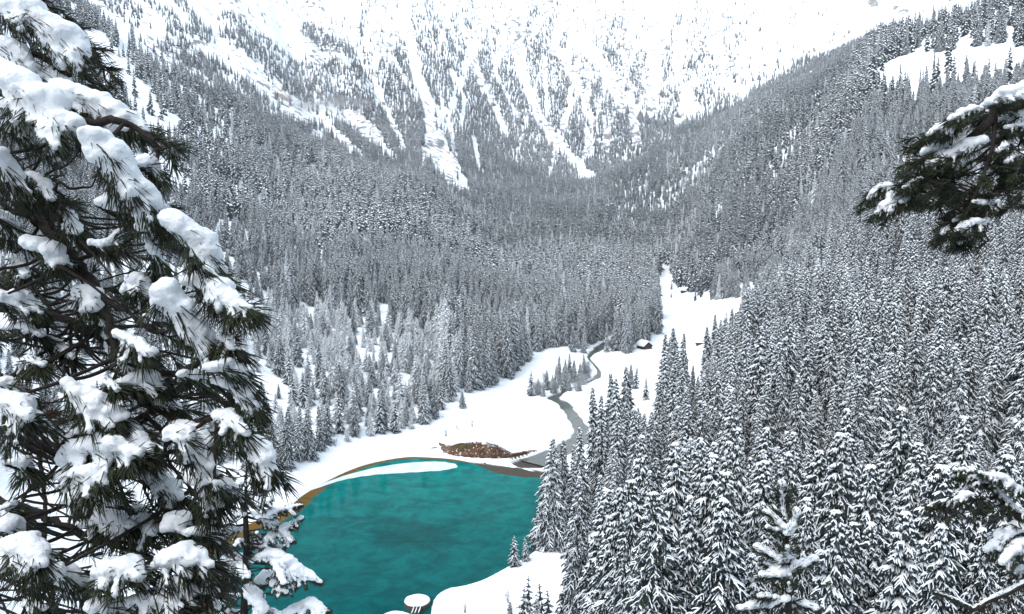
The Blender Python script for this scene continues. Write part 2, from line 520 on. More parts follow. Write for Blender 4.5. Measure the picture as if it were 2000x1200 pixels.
n2 = N.new('ShaderNodeTexNoise'); n2.inputs['Scale'].default_value = 0.02; n2.inputs['Detail'].default_value = 4; L.new(tc.outputs['Object'], n2.inputs['Vector'])
rr = N.new('ShaderNodeValToRGB'); rr.color_ramp.elements[0].position = .4; rr.color_ramp.elements[1].position = .62
rr.color_ramp.elements[0].color = (0.17, 0.17, 0.175, 1); rr.color_ramp.elements[1].color = (0.33, 0.25, 0.18, 1)
rm_ = N.new('ShaderNodeMapRange'); rm_.inputs[1].default_value = .55; rm_.inputs[2].default_value = .68; rm_.inputs[3].default_value = .3; rm_.inputs[4].default_value = .7; L.new(sx.outputs[0], rm_.inputs[0])
L.new(rm_.outputs[0], rr.inputs[0])
mx = N.new('ShaderNodeMix'); mx.data_type = 'RGBA'; mx.inputs['A'].default_value = (0.84, 0.88, 0.91, 1)
L.new(r1.outputs[0], mx.inputs['Factor']); L.new(rr.outputs[0], mx.inputs['B'])
mx2 = N.new('ShaderNodeMix'); mx2.data_type = 'RGBA'; mx2.inputs['B'].default_value = (0.06, 0.05, 0.038, 1)
L.new(sx.outputs[1], mx2.inputs['Factor']); L.new(mx.outputs['Result'], mx2.inputs['A'])
n4 = N.new('ShaderNodeTexNoise'); n4.inputs['Scale'].default_value = 1.5; n4.inputs['Detail'].default_value = 6; n4.inputs['Roughness'].default_value = .7; L.new(tc.outputs['Object'], n4.inputs['Vector'])
er = N.new('ShaderNodeValToRGB')
for p_, c_ in [(.30, (.035, .028, .022, 1)), (.46, (.13, .060, .030, 1)), (.57, (.085, .050, .030, 1)), (.625, (.80, .84, .88, 1))]:
    e_ = er.color_ramp.elements.new(p_); e_.color = c_
er.color_ramp.elements.remove(er.color_ramp.elements[0]); er.color_ramp.elements.remove(er.color_ramp.elements[-1])
L.new(n4.outputs['Fac'], er.inputs[0])
ms = N.new('ShaderNodeValToRGB'); ms.color_ramp.elements[0].position = .4; ms.color_ramp.elements[1].position = .6
ms.color_ramp.elements[0].color = (.035, .030, .018, 1); ms.color_ramp.elements[1].color = (.085, .075, .020, 1); L.new(n4.outputs['Fac'], ms.inputs[0])
mr = N.new('ShaderNodeMapRange'); mr.inputs[1].default_value = .55; mr.inputs[2].default_value = .85; L.new(sx.outputs[2], mr.inputs[0])
mxe = N.new('ShaderNodeMix'); mxe.data_type = 'RGBA'; L.new(mr.outputs[0], mxe.inputs['Factor']); L.new(er.outputs[0], mxe.inputs['A']); L.new(ms.outputs[0], mxe.inputs['B'])
ge = N.new('ShaderNodeMath'); ge.operation = 'GREATER_THAN'; ge.inputs[1].default_value = .25; L.new(sx.outputs[2], ge.inputs[0])
mx3 = N.new('ShaderNodeMix'); mx3.data_type = 'RGBA'; L.new(ge.outputs[0], mx3.inputs['Factor']); L.new(mx2.outputs['Result'], mx3.inputs['A']); L.new(mxe.outputs['Result'], mx3.inputs['B'])
L.new(mx3.outputs['Result'], b.inputs['Base Color'])
n3 = N.new('ShaderNodeTexNoise'); n3.inputs['Scale'].default_value = 0.5; n3.inputs['Detail'].default_value = 6; L.new(tc.outputs['Object'], n3.inputs['Vector'])
bp = N.new('ShaderNodeBump'); bp.inputs['Distance'].default_value = 0.25; bp.inputs['Strength'].default_value = 0.6
L.new(n3.outputs['Fac'], bp.inputs['Height']); L.new(bp.outputs[0], b.inputs['Normal'])
M_ground = m

me = fast_mesh('terrain', V, Q[:, ::-1], M_ground)
ca = me.color_attributes.new('cover', 'FLOAT_COLOR', 'POINT')
cc = np.zeros((len(V), 4), np.float32); cc[:, 0] = rock.ravel(); cc[:, 1] = wet.ravel(); cc[:, 2] = (earth * (.5 + .5 * moss)).ravel(); cc[:, 3] = 1
ca.data.foreach_set('color', cc.ravel())
terrain = link('terrain', me)
tag(terrain, 'snow-covered valley floor and steep white mountainsides', kind='structure')

# ------------------------------------------------------------------ lake water
lx = [p[0] for p in LAKE]; ly = [p[1] for p in LAKE]
gx = np.arange(min(lx) - 4, max(lx) + 4, 1.5); gy = np.arange(min(ly) - 4, max(ly) + 4, 1.5)
GX, GY = np.meshgrid(gx, gy, indexing='ij')
s = lake_sdf(GX, GY)
ids = np.arange(GX.size).reshape(GX.shape)
ok = (s[:-1, :-1] < 3) & (s[1:, :-1] < 3) & (s[1:, 1:] < 3) & (s[:-1, 1:] < 3)
qq = np.stack([ids[:-1, :-1], ids[1:, :-1], ids[1:, 1:], ids[:-1, 1:]], -1)[ok]
used, inv = np.unique(qq, return_inverse=True)
Vw = np.stack([GX, GY, np.zeros_like(GX)], -1).reshape(-1, 3)[used]
dep = (-s).ravel()[used]
# the shallow, rust-coloured shelf runs along the west and north-west shore
pxw, pyw, _ = project(Vw[:, 0], Vw[:, 1], Vw[:, 2])
wdt = np.interp(pxw, [380, 480, 560, 620, 700, 780, 900, 960, 1020], [12, 9.5, 8, 5, 2.8, 3.0, 2.2, .6, .3])
wdt = np.where((pyw > 1085) & (pxw > 420), .02, wdt)
shal = np.where(wdt < .7, 0, np.clip(1 - dep / np.maximum(wdt, .5), 0, 1))
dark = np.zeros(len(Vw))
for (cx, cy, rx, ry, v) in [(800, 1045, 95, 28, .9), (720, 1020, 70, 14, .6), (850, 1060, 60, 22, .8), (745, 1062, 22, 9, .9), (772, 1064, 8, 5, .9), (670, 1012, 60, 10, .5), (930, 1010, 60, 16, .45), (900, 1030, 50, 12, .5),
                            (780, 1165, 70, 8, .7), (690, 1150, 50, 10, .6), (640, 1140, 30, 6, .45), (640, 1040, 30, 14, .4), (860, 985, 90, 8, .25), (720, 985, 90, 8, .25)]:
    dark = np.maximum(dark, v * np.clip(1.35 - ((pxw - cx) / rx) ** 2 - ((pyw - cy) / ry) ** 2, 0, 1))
inv = inv.reshape(qq.shape)

m = bpy.data.materials.new('lake_water'); m.use_nodes = True
N, L = m.node_tree.nodes, m.node_tree.links
b = N['Principled BSDF']; b.inputs['Roughness'].default_value = 0.06; b.inputs['IOR'].default_value = 1.16; b.inputs['Specular IOR Level'].default_value = 0.05
at = N.new('ShaderNodeAttribute'); at.attribute_name = 'bed_falloff'
sx = N.new('ShaderNodeSeparateColor'); L.new(at.outputs['Color'], sx.inputs[0])
tc = N.new('ShaderNodeTexCoord')
na1 = N.new('ShaderNodeTexNoise'); na1.inputs['Scale'].default_value = 0.22; na1.inputs['Detail'].default_value = 8; na1.inputs['Roughness'].default_value = .65; na1.inputs['Distortion'].default_value = 0.6
L.new(tc.outputs['Object'], na1.inputs['Vector'])
teal = N.new('ShaderNodeValToRGB'); teal.color_ramp.elements[0].position = .36; teal.color_ramp.elements[1].position = .66
teal.color_ramp.elements[0].color = (0.000, 0.105, 0.101, 1); teal.color_ramp.elements[1].color = (0.000, 0.200, 0.180, 1)
L.new(na1.outputs['Fac'], teal.inputs[0])
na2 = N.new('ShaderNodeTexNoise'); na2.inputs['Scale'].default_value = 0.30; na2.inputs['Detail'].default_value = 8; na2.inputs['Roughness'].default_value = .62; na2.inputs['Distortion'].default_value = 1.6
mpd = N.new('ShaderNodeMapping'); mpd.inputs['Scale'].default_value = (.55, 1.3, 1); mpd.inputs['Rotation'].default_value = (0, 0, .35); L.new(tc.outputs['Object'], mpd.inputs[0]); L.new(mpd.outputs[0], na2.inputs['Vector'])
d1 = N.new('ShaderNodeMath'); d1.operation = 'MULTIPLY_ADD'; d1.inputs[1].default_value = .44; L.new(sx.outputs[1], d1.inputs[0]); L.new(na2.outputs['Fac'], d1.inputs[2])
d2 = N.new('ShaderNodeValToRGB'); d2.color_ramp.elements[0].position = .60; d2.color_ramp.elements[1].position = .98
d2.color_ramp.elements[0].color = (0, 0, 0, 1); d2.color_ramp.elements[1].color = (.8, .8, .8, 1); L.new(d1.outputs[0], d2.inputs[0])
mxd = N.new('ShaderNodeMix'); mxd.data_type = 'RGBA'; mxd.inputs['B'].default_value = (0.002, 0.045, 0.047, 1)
view_falloff = N.new('ShaderNodeMix'); view_falloff.data_type = 'RGBA'; view_falloff.blend_type = 'MULTIPLY'; view_falloff.inputs['B'].default_value = (1, .50, .55, 1)   # reflection and viewing-angle falloff painted in, darker towards the near shore
L.new(sx.outputs[2], view_falloff.inputs['Factor']); L.new(teal.outputs[0], view_falloff.inputs['A'])
L.new(d2.outputs[0], mxd.inputs['Factor']); L.new(view_falloff.outputs['Result'], mxd.inputs['A'])
s1 = N.new('ShaderNodeMath'); s1.operation = 'MULTIPLY_ADD'; s1.inputs[1].default_value = 1.1; s1.inputs[2].default_value = -.56; L.new(na1.outputs['Fac'], s1.inputs[0])
s2 = N.new('ShaderNodeMath'); s2.operation = 'ADD'; L.new(s1.outputs[0], s2.inputs[0]); L.new(sx.outputs[0], s2.inputs[1])
sr = N.new('ShaderNodeValToRGB'); sr.color_ramp.elements[0].position = .17; sr.color_ramp.elements[1].position = .55; L.new(s2.outputs[0], sr.inputs[0])
sr.color_ramp.elements[0].color = (0, 0, 0, 1); sr.color_ramp.elements[1].color = (1, 1, 1, 1)
bedc = N.new('ShaderNodeValToRGB'); bedc.color_ramp.elements[0].position = .35; bedc.color_ramp.elements[1].position = .6
bedc.color_ramp.elements[0].color = (0.070, 0.060, 0.018, 1); bedc.color_ramp.elements[1].color = (0.17, 0.080, 0.018, 1); L.new(na2.outputs['Fac'], bedc.inputs[0])
mxs = N.new('ShaderNodeMix'); mxs.data_type = 'RGBA'
L.new(sr.outputs[0], mxs.inputs['Factor']); L.new(mxd.outputs['Result'], mxs.inputs['A']); L.new(bedc.outputs[0], mxs.inputs['B'])
L.new(mxs.outputs['Result'], b.inputs['Base Color'])
wv = N.new('ShaderNodeTexNoise'); wv.inputs['Scale'].default_value = 1.6; wv.inputs['Detail'].default_value = 4
mpw = N.new('ShaderNodeMapping'); mpw.inputs['Scale'].default_value = (1, 0.45, 1); mpw.inputs['Rotation'].default_value = (0, 0, .6); L.new(tc.outputs['Object'], mpw.inputs[0]); L.new(mpw.outputs[0], wv.inputs['Vector'])
bp = N.new('ShaderNodeBump'); bp.inputs['Distance'].default_value = 0.02; bp.inputs['Strength'].default_value = .5
L.new(wv.outputs['Fac'], bp.inputs['Height']); L.new(bp.outputs[0], b.inputs['Normal'])
M_lake = m
me = fast_mesh('lake', Vw, inv, M_lake)
ca = me.color_attributes.new('bed_falloff', 'FLOAT_COLOR', 'POINT')
cc = np.zeros((len(Vw), 4), np.float32); cc[:, 0] = shal; cc[:, 1] = dark; cc[:, 2] = np.clip(np.interp(pyw, [905, 960, 1060, 1180], [0, .35, .75, 1]), 0, 1); cc[:, 3] = 1  # blue channel: painted far-to-near tone of the viewing angle
ca.data.foreach_set('color', cc.ravel())
lake = link('lake', me)
tag(lake, 'turquoise mountain lake with a rust-coloured shallow margin', kind='structure')

# stream
M_stream = mat('stream_water', (0.055, 0.085, 0.082), 0.12, noise=.35, color2=(0.11, 0.10, 0.085), bump=(2.2, 0.03), spec=.2)
Vs, Qs = [], []
for i, p in enumerate(SPTS):
    q0 = SPTS[max(i - 1, 0)]; q1 = SPTS[min(i + 1, len(SPTS) - 1)]
    t = Vector((q1[0] - q0[0], q1[1] - q0[1], 0)).normalized()
    n_ = Vector((-t.y, t.x, 0))
    w = p[3] + .8
    for k in (-1, -.33, .33, 1):
        Vs.append((p[0] + n_.x * w * k, p[1] + n_.y * w * k, p[2] - 0.03))
    if i:
        for k in range(3):
            Qs.append(((i - 1) * 4 + k, (i - 1) * 4 + k + 1, i * 4 + k + 1, i * 4 + k))
stream = link('stream', fast_mesh('stream', Vs, Qs, M_stream))
tag(stream, 'grey-green stream winding through the snow into the lake', kind='structure')
# ------------------------------------------------------------------ spruces
def ribbon(V, Fc, pts, side, hw, drop, lift=0.0):
    """roof-shaped strip along pts: ridge lifted, both edges dropped"""
    o = len(V)
    n = len(pts)
    for p, w, d in zip(pts, hw, drop):
        V.append((p[0] - side[0] * w, p[1] - side[1] * w, p[2] - d))
        V.append((p[0], p[1], p[2] + lift))
        V.append((p[0] + side[0] * w, p[1] + side[1] * w, p[2] - d))
    for i in range(n - 1):
        a = o + 3 * i
        Fc.append((a, a + 1, a + 4, a + 3)); Fc.append((a + 1, a + 2, a + 5, a + 4))


def spruce_parts(seed, H, Rm, level, snow=0.6, base=0.06, count=None):
    """crown (needles) and branch snow of one spruce as vertex/quad lists. level 2 near, 1 middle, 0 far"""
    r = random.Random(seed)
    CV, CF, SV, SF = [], [], [], []
    nb = {2: 250, 1: 165, 0: 42}[level]
    nb = count or nb
    ph = r.random() * 6.28
    lop = [r.uniform(.72, 1.18) for _ in range(7)]
    sag = r.uniform(.85, 1.2)
    for k in range(nb):
        t = base + (1 - base) * ((k + r.random() * .8) / nb) ** 1.05
        t = min(t, .985)
        az = ph + k * 2.39996 + r.uniform(-.4, .4)
        prof_ = (1 - t) ** 0.80 * (0.60 + 0.40 * min(1, (t - base + .02) / .16))
        L_ = Rm * prof_ * r.uniform(.66, 1.2) * lop[int((az % 6.283) / 6.284 * 7)] + .15
        z0 = t * H
        dx, dy = math.cos(az), math.sin(az)
        sx_, sy_ = -dy, dx
        up = 0.45 * t - 0.22
        dr = (0.92 - 0.45 * t) * r.uniform(.6, 1.35) * sag
        n = {2: 4, 1: 3, 0: 2}[level]

        def at_(s):
            return (dx * L_ * s, dy * L_ * s, z0 + L_ * (up * s - dr * s ** 1.8))
        sp = [at_(i / n) for i in range(n + 1)]
        wbase = (0.085 * L_ + .09) if level == 2 else (0.11 * L_ + .10) if level == 1 else (0.30 * L_ + .28)
        ww = [wbase * (.40 + 1.0 * math.sin(math.pi * min(1, (i / n) * .85 + .1))) * (1 if i < n else .22) for i in range(n + 1)]
        hh = [w * (1.5 + r.uniform(-.3, .8)) for w in ww]
        ribbon(CV, CF, sp, (sx_, sy_), ww, hh, 0.0)
        cov = snow * r.uniform(.55, 1.3)
        if r.random() < .93:
            sw = [min((.12, .15, .8)[2 - level] + .016 * L_, w * (.72, .66, .80)[2 - level]) * cov * r.uniform(.6, 1.35) for w in ww]
            sw[-1] *= .9
            spp = [(p[0], p[1], p[2] + .05) for p in sp]
            ribbon(SV, SF, spp, (sx_, sy_), sw, [w * .95 for w in sw], .07)
        if level >= 1:
            nt = 6 if level == 2 else 3
            for i in range(nt):
                s = (i + .7 + r.uniform(-.25, .25)) / (nt + .25)
                p0 = at_(s)
                for sg in (-1, 1):
                    tl = (.52 * L_ * (1 - .6 * s) + .12) * r.uniform(.65, 1.25)
                    a2 = az + sg * r.uniform(.55, 1.0)
                    ex, ey = math.cos(a2), math.sin(a2)
                    dz = r.uniform(.5, 1.05)
                    tp = [p0, (p0[0] + ex * tl * .5, p0[1] + ey * tl * .5, p0[2] - tl * .28 * dz), (p0[0] + ex * tl, p0[1] + ey * tl, p0[2] - tl * dz)]
                    tw = [.07 + .025 * tl, .08 + .05 * tl, .025]
                    ribbon(CV, CF, tp, (-ey, ex), tw, [.16, .28 + .16 * tl, .24], 0.0)
                    if r.random() < min(.9, .35 + .5 * cov):
                        c2 = min(1.1, cov * r.uniform(.6, 1.25))
                        tq = [(q[0], q[1], q[2] + .04) for q in tp]
                        ribbon(SV, SF, tq, (-ey, ex), [w * (.48 if level == 2 else .60) * c2 + .01 for w in tw[:2]] + [.03], [w * .8 * c2 for w in tw[:2]] + [.02], .06)
    # dark inner body so that the crown is dense round the stem
    n = 7
    for lv in range(6):
        t0 = base + (0.96 - base) * lv / 6
        t1 = base + (0.96 - base) * (lv + 1.25) / 6
        o = len(CV)
        for k in range(n):
            a = 2 * math.pi * k / n + lv
            rr_ = Rm * (1 - t0) ** .9 * .42 * r.uniform(.75, 1.2)
            CV.append((math.cos(a) * rr_, math.sin(a) * rr_, t0 * H - r.uniform(0, .5)))
        CV.append((0, 0, t1 * H))
        for k in range(n):
            CF.append((o + k, o + (k + 1) % n, o + n, o + n))
    # leader
    CV2 = len(CV)
    for a in range(3):
        CV.append((math.cos(a * 2.1) * .07, math.sin(a * 2.1) * .07, H * .955))
    CV.append((0, 0, H * 1.0))
    for a in range(3):
        CF.append((CV2 + a, CV2 + (a + 1) % 3, CV2 + 3, CV2 + 3))
    return CV, CF, SV, SF


def quads_to_mesh(name, V, Fc, mats, mi=None, smooth=False):
    """quads; a repeated last index marks a triangle"""
    me_ = bpy.data.meshes.new(name)
    fs = [f[:3] if f[2] == f[3] else f for f in Fc]
    me_.from_pydata(V, [], fs)
    for mm in mats: me_.materials.append(mm)
    if mi is not None:
        me_.polygons.foreach_set('material_index', np.array(mi, np.int32))
    if smooth:
        me_.polygons.foreach_set('use_smooth', np.ones(len(fs), bool))
    me_.update()
    return me_


def trunk_mesh(name, H, seed):
    r = random.Random(seed)
    mb = MB()
    pts = [(r.uniform(-.03, .03) * H * .05, r.uniform(-.03, .03) * H * .05, z * H) for z in (-.06, .05, .2, .4, .6, .8, .97)]
    pts[0] = (0, 0, -.06 * H)
    r0 = .0115 * H + .03
    mb.tube(pts, [r0 * 1.15, r0, r0 * .85, r0 * .65, r0 * .42, r0 * .22, .012], 7)
    return mb.mesh(name, [M_bark], True)


REF_H = 25.0
NEAR, MID, FAR = [], [], []
for i in range(6):
    Rm = [3.8, 4.3, 3.4, 4.7, 4.0, 3.1][i]
    cv, cf, sv_, sf_ = spruce_parts(100 + i, REF_H, Rm, 2, [.58, .48, .72, .54, .82, .64][i], [.05, .09, .04, .12, .06, .05][i])
    NEAR.append((trunk_mesh('spruce_trunk', REF_H, i), quads_to_mesh('spruce_crown', cv, cf, [M_needle]), quads_to_mesh('spruce_snow', sv_, sf_, [M_treesnow])))
for i in range(6):
    Rm = [3.6, 4.1, 3.2, 4.4, 3.8, 3.0][i]
    cv, cf, sv_, sf_ = spruce_parts(200 + i, REF_H, Rm, 1, [.62, .5, .74, .56, .85, .66][i], [.04, .08, .03, .10, .05, .04][i])
    MID.append((NEAR[i][0], quads_to_mesh('spruce_crown', cv, cf, [M_needle]), quads_to_mesh('spruce_snow', sv_, sf_, [M_treesnow])))
SMALL = []
for i in range(3):
    cv, cf, sv_, sf_ = spruce_parts(400 + i, REF_H, [4.6, 4.0, 5.0][i], 1, .9, .03, 52)
    SMALL.append((NEAR[i][0], quads_to_mesh('spruce_crown', cv, cf, [M_farneedle]), quads_to_mesh('spruce_snow', sv_, sf_, [M_treesnow])))
FAR_OBJ = []
for i in range(7):
    Rm = [3.5, 4.0, 3.1, 4.3, 3.7, 3.3, 4.4][i]
    cv, cf, sv_, sf_ = spruce_parts(300 + i, REF_H, Rm, 0 if i < 5 else 1, [.52, .68, .82, 1.0, 1.18, .92, .8][i], .03)
    o = len(cv)
    allv = cv + sv_
    allf = cf + [tuple(k + o for k in f) for f in sf_]
    FAR_OBJ.append(bpy.data.objects.new('forest_spruce', quads_to_mesh('forest_spruce', allv, allf, [M_farneedle, M_treesnow], [0] * len(cf) + [1] * len(sf_))))

FROST_OBJ = []
for i in range(3):
    cv, cf, sv_, sf_ = spruce_parts(500 + i, REF_H, [3.6, 4.2, 4.8][i], 1, [1.25, 1.1, 1.35][i], .03, [90, 70, 60][i])
    o = len(cv)
    FROST_OBJ.append(bpy.data.objects.new('forest_spruce', quads_to_mesh('forest_spruce', cv + sv_, cf + [tuple(k + o for k in f) for f in sf_], [M_rime, M_treesnow], [0] * len(cf) + [1] * len(sf_))))

# ---- where trees stand
OPEN = [(300, 1100), (340, 1000), (520, 960), (600, 905), (640, 880), (655, 868), (720, 852), (790, 840), (830, 828), (850, 800), (900, 770), (960, 757), (1000, 735), (1030, 705), (1060, 682), (1120, 675),
        (1150, 690), (1240, 690), (1262, 668), (1288, 640), (1283, 560), (1291, 518), (1308, 518), (1318, 556), (1350, 572), (1390, 588), (1450, 582), (1490, 570), (1475, 600), (1445, 640),
        (1405, 720), (1372, 765), (1345, 800), (1300, 840), (1262, 870), (1222, 935), (1170, 1000), (1110, 1015), (1068, 1055), (1078, 1082), (1165, 1012), (1178, 1070), (1105, 1150), (1010, 1200), (1000, 1330), (300, 1330)]
BARE = [
    [(548, 292), (575, 300), (628, 350), (615, 356), (580, 328)],
    [(258, 300), (330, 310), (380, 370), (360, 395), (310, 360), (255, 330)],
    [(455, 425), (480, 440), (482, 492), (468, 485)],
    [(735, 418), (750, 418), (750, 436), (735, 440)],
    [(1690, 150), (1740, 118), (1790, 99), (2060, 92), (2060, 168), (1960, 176), (1900, 180), (1830, 196), (1790, 212), (1750, 205), (1700, 175)],
    [(1575, 195), (1655, 148), (1662, 156), (1590, 205)],
    [(1388, 415), (1410, 415), (1408, 445), (1390, 440)],
    [(130, 60), (200, 60), (300, 190), (340, 250), (290, 250), (220, 170)],
    [(195, 0), (160, 0), (240, 90), (330, 150), (345, 130)],
    [(690, 690), (715, 680), (740, 712), (720, 720)],
    [(730, 690), (770, 690), (770, 710), (735, 712)],
    [(535, 775), (560, 785), (555, 850), (540, 830)], [(640, 790), (660, 800), (655, 860), (642, 850)],
    [(240, 880), (330, 880), (470, 930), (560, 960), (520, 1210), (-100, 1300), (-100, 930)],
]
GULLY = [([(789, 35), (810, 133), (838, 210), (841, 266), (838, 300)], 11), ([(722, 130), (740, 189), (764, 238), (789, 294)], 6), ([(760, 110), (775, 130), (810, 189)], 4),
         ([(645, 210), (715, 266), (768, 311)], 9), ([(684, 217), (747, 276)], 9), ([(635, 245), (698, 301)], 7), ([(895, 40), (908, 66), (936, 150), (964, 203), (988, 266)], 6), ([(883, 140), (908, 196), (901, 245)], 4),
         ([(1010, 50), (1020, 147), (1051, 231), (1097, 290), (1153, 353)], 10), ([(1062, 115), (1069, 224)], 4), ([(1085, 90), (1142, 196), (1153, 301)], 8), ([(1156, 105), (1200, 170), (1215, 215)], 13),
         ([(1230, 190), (1244, 280)], 9), ([(1282, 0), (1275, 215)], 13), ([(850, 280), (865, 320), (900, 378)], 22), ([(560, 60), (640, 130), (720, 165)], 11), ([(1120, 0), (1110, 130)], 6), ([(950, 30), (970, 150), (1010, 230)], 4), ([(1180, 230), (1190, 330)], 4),
         ([(1330, 60), (1320, 160), (1350, 220)], 10), ([(1400, 80), (1415, 160), (1460, 190)], 12), ([(1040, 290), (1080, 340)], 3), ([(925, 270), (935, 330)], 4), ([(880, 250), (890, 330)], 5)]
STRIPS = [([(290, 0), (350, 52), (406, 75)], 10), ([(350, 0), (402, 70)], 9), ([(451, 56), (525, 115), (595, 175), (700, 195)], 24), ([(180, -10), (350, 115), (455, 196), (560, 262)], 22), ([(460, 160), (540, 215)], 8), ([(250, 20), (300, 60), (420, 150)], 9), ([(600, 60), (690, 110)], 12), ([(330, 60), (400, 120), (460, 150)], 5), ([(610, 150), (700, 160)], 30)]
NBEHIND = [(0, 0)]


def tree_density(px, py, d, x, y, z):
    """chance that a spruce stands on this bit of ground"""
    den = np.ones(px.shape)
    n_big = fbm(x + 4000, y + 4000, 60, 21)
    n_small = vnoise(x + 4000, y + 4000, 17, 22)
    far = (z > 60) & (d > 1130)
    # the far mountain
    ridge_y = np.interp(px, [0, 200, 420, 560, 700, 830, 900, 1000, 1150, 1250, 1350, 1450, 1560, 1700, 2000], [-400, -60, 165, 255, 300, 352, 378, 372, 352, 288, 240, 196, 118, 66, 12])
    mtn = far & (py < ridge_y + 4) & (d > 1180)
    band = np.interp(py, [-30, 20, 60, 110, 160, 230, 300, 380], [.08, .24, .40, .72, .9, 1.0, 1.0, 1.0])
    colm = np.interp(px, [0, 440, 600, 690, 730, 1180, 1300, 1460, 1560, 1700, 2000], [.0, .02, .04, .45, 1, 1, .62, .30, .12, .04, .03])
    lf = np.where((py > 245) & (px > 560), 1.0, colm)
    dm = band * lf
    # down-slope streaks
    st = vnoise(px + 0.28 * py + 3000, py * .05 + 300, 15, 31)
    dm = dm * np.where(st > np.interp(py, [0, 100, 250, 340], [.52, .40, .26, .10]), 1.0, .15)
    for pl, hw in GULLY:
        dd, _ = seg_dist(px, py, pl)
        dm = np.where(dd < hw * (0.75 + .6 * n_small), 0, dm)
    for pl, hw in STRIPS:
        dd, _ = seg_dist(px, py, pl)
        dm = np.maximum(dm, np.where(dd < hw * (0.45 + 1.0 * n_small), .8, 0))
    dm = np.maximum(dm, .015)
    den = np.where(mtn, dm, den)
    # snow ridge tops on the slope at the clearing
    upper = (px > 1500) & (~mtn) & (py < 100) & (d > 700)
    den = np.where(upper, np.where(n_small > .42, .9, .15) * np.interp(px, [1500, 1700, 1800], [1, .9, .8]), den)
    lowl = (px > 430) & (px < 800) & (py > 600) & (py < 860)
    den = np.where(lowl, np.where(n_big < .40, .42, .85), den)
    lslope = (px < 470) & (py < 480) & ~mtn
    den = np.where(lslope & (n_big * .6 + n_small * .4 < .52), .16, den)
    n_wide = fbm(x + 9000, y + 9000, 95, 27)
    den = np.where(~mtn & (d > 260) & (n_wide < .40), den * .55, den)
    den = np.where(~mtn & (d > 260) & (n_wide * .5 + n_small * .5 < .30), den * .25, den)
    den = np.where(in_poly(px, py, OPEN), 0, den)
    den = np.where((d < 165) & (px < 1010), 0, den)
    den = np.where((d < 150) & (px < 1120 + 60 * n_small), 0, den)
    for pl in BARE:
        den = np.where(in_poly(px + 16 * (n_small - .5), py + 16 * (n_big - .5), pl), .03, den)
    return den


def scatter(d0, d1, cell, seed, a0=-37.5, a1=37.5):
    g = np.random.default_rng(seed)
    xm = d1 * math.sin(R(a1))
    xs = np.arange(-xm, xm, cell)
    ys = np.arange(d0 * math.cos(R(38)), d1, cell)
    X, Y = np.meshgrid(xs, ys)
    X = X + (np.arange(len(ys)) % 2)[:, None] * cell / 2
    X = (X + g.uniform(-.42, .42, X.shape) * cell).ravel(); Y = (Y + g.uniform(-.42, .42, Y.shape) * cell).ravel()
    d = np.hypot(X, Y)
    a = np.degrees(np.arctan2(X, Y))
    k = (d >= d0) & (d < d1) & (a > a0) & (a < a1)
    X, Y, d = X[k], Y[k], d[k]
    Z = ground(X, Y)
    px, py, dep = project(X, Y, Z)
    den = tree_density(px, py, d, X, Y, Z)
    k = g.random(len(X)) < den
    return X[k], Y[k], Z[k], d[k], px[k], py[k]


T = []       # x, y, z, height, width factor, distance, snowiness class, hand-placed


def hand(tip, base=None, d=None, w=1.0, v=None):
    if base is not None:
        h = hit(*base)
        x, y, z = h
        d = math.hypot(x, y)
    else:
        r = ray(*tip); q = math.hypot(r.x, r.y)
        x, y = r.x / q * d, r.y / q * d
        z = float(ground(x, y))
    H = zp(tip[0], tip[1], d) - z
    T.append([x, y, z, max(3.0, H), w, d, v, 1])


# around the lake and on the snow of the valley floor: read off the photo
for a in [((1065, 853), (1072, 1072)), ((1093, 853), (1098, 1030)), ((1112, 866), (1120, 1022)), ((1009, 1044), (1005, 1106)), ((1026, 1046), (1027, 1096)),
          ((1241, 712), (1241, 760)), ((1232, 710), (1232, 752)), ((1262, 735), (1261, 781)), ((1351, 712), (1352, 800)),
          ((1091, 694), (1092, 752)), ((1115, 689), (1112, 745)), ((1035, 724), (1037, 774)), ((1068, 722), (1068, 762)), ((1131, 736), (1132, 764)), ((1098, 715), (1100, 765)), ((1145, 700), (1142, 742)), ((1050, 738), (1051, 772)), ((1060, 745), (1061, 775)), ((1078, 730), (1079, 768)), ((1086, 712), (1086, 758)), ((1104, 700), (1104, 750)), ((1122, 702), (1121, 748)), ((1134, 708), (1133, 747)), ((1110, 728), (1111, 764)), ((1150, 712), (1148, 735)), ((1140, 690), (1140, 726)),
          ((828, 733), (827, 829)), ((848, 741), (848, 818)), ((804, 806), (803, 838)), ((770, 784), (771, 845)), ((693, 770), (693, 852)), ((720, 804), (722, 850)), ((793, 758), (795, 797)), ((801, 762), (803, 796)), ((610, 800), (606, 898)), ((625, 790), (626, 880)),
          ((740, 770), (742, 846)), ((745, 750), (748, 840)), ((660, 770), (664, 845)), ((560, 800), (562, 915)), ((585, 790), (584, 900)), ((530, 810), (534, 905)),
          ((903, 762), (903, 798)), ((862, 742), (862, 800)), ((1215, 598), (1213, 684)), ((1285, 560), (1284, 652)), ((1232, 600), (1230, 682)), ((1262, 585), (1262, 662)), ((1205, 610), (1204, 686)), ((1140, 640), (1140, 690)), ((1122, 632), (1120, 688)),
          ((1408, 535), (1404, 585)), ((1365, 545), (1369, 581)), ((1312, 545), (1312, 566)), ((1357, 562), (1358, 588)), ((1310, 570), (1311, 582)), ((1423, 540), (1423, 582)), ((1437, 548), (1440, 582)),
          ((918, 700), (916, 766)), ((965, 690), (963, 752)), ((940, 690), (938, 760)), ((885, 700), (886, 762))]:
    hand(a[0], base=a[1])
T[0][4] = 1.1
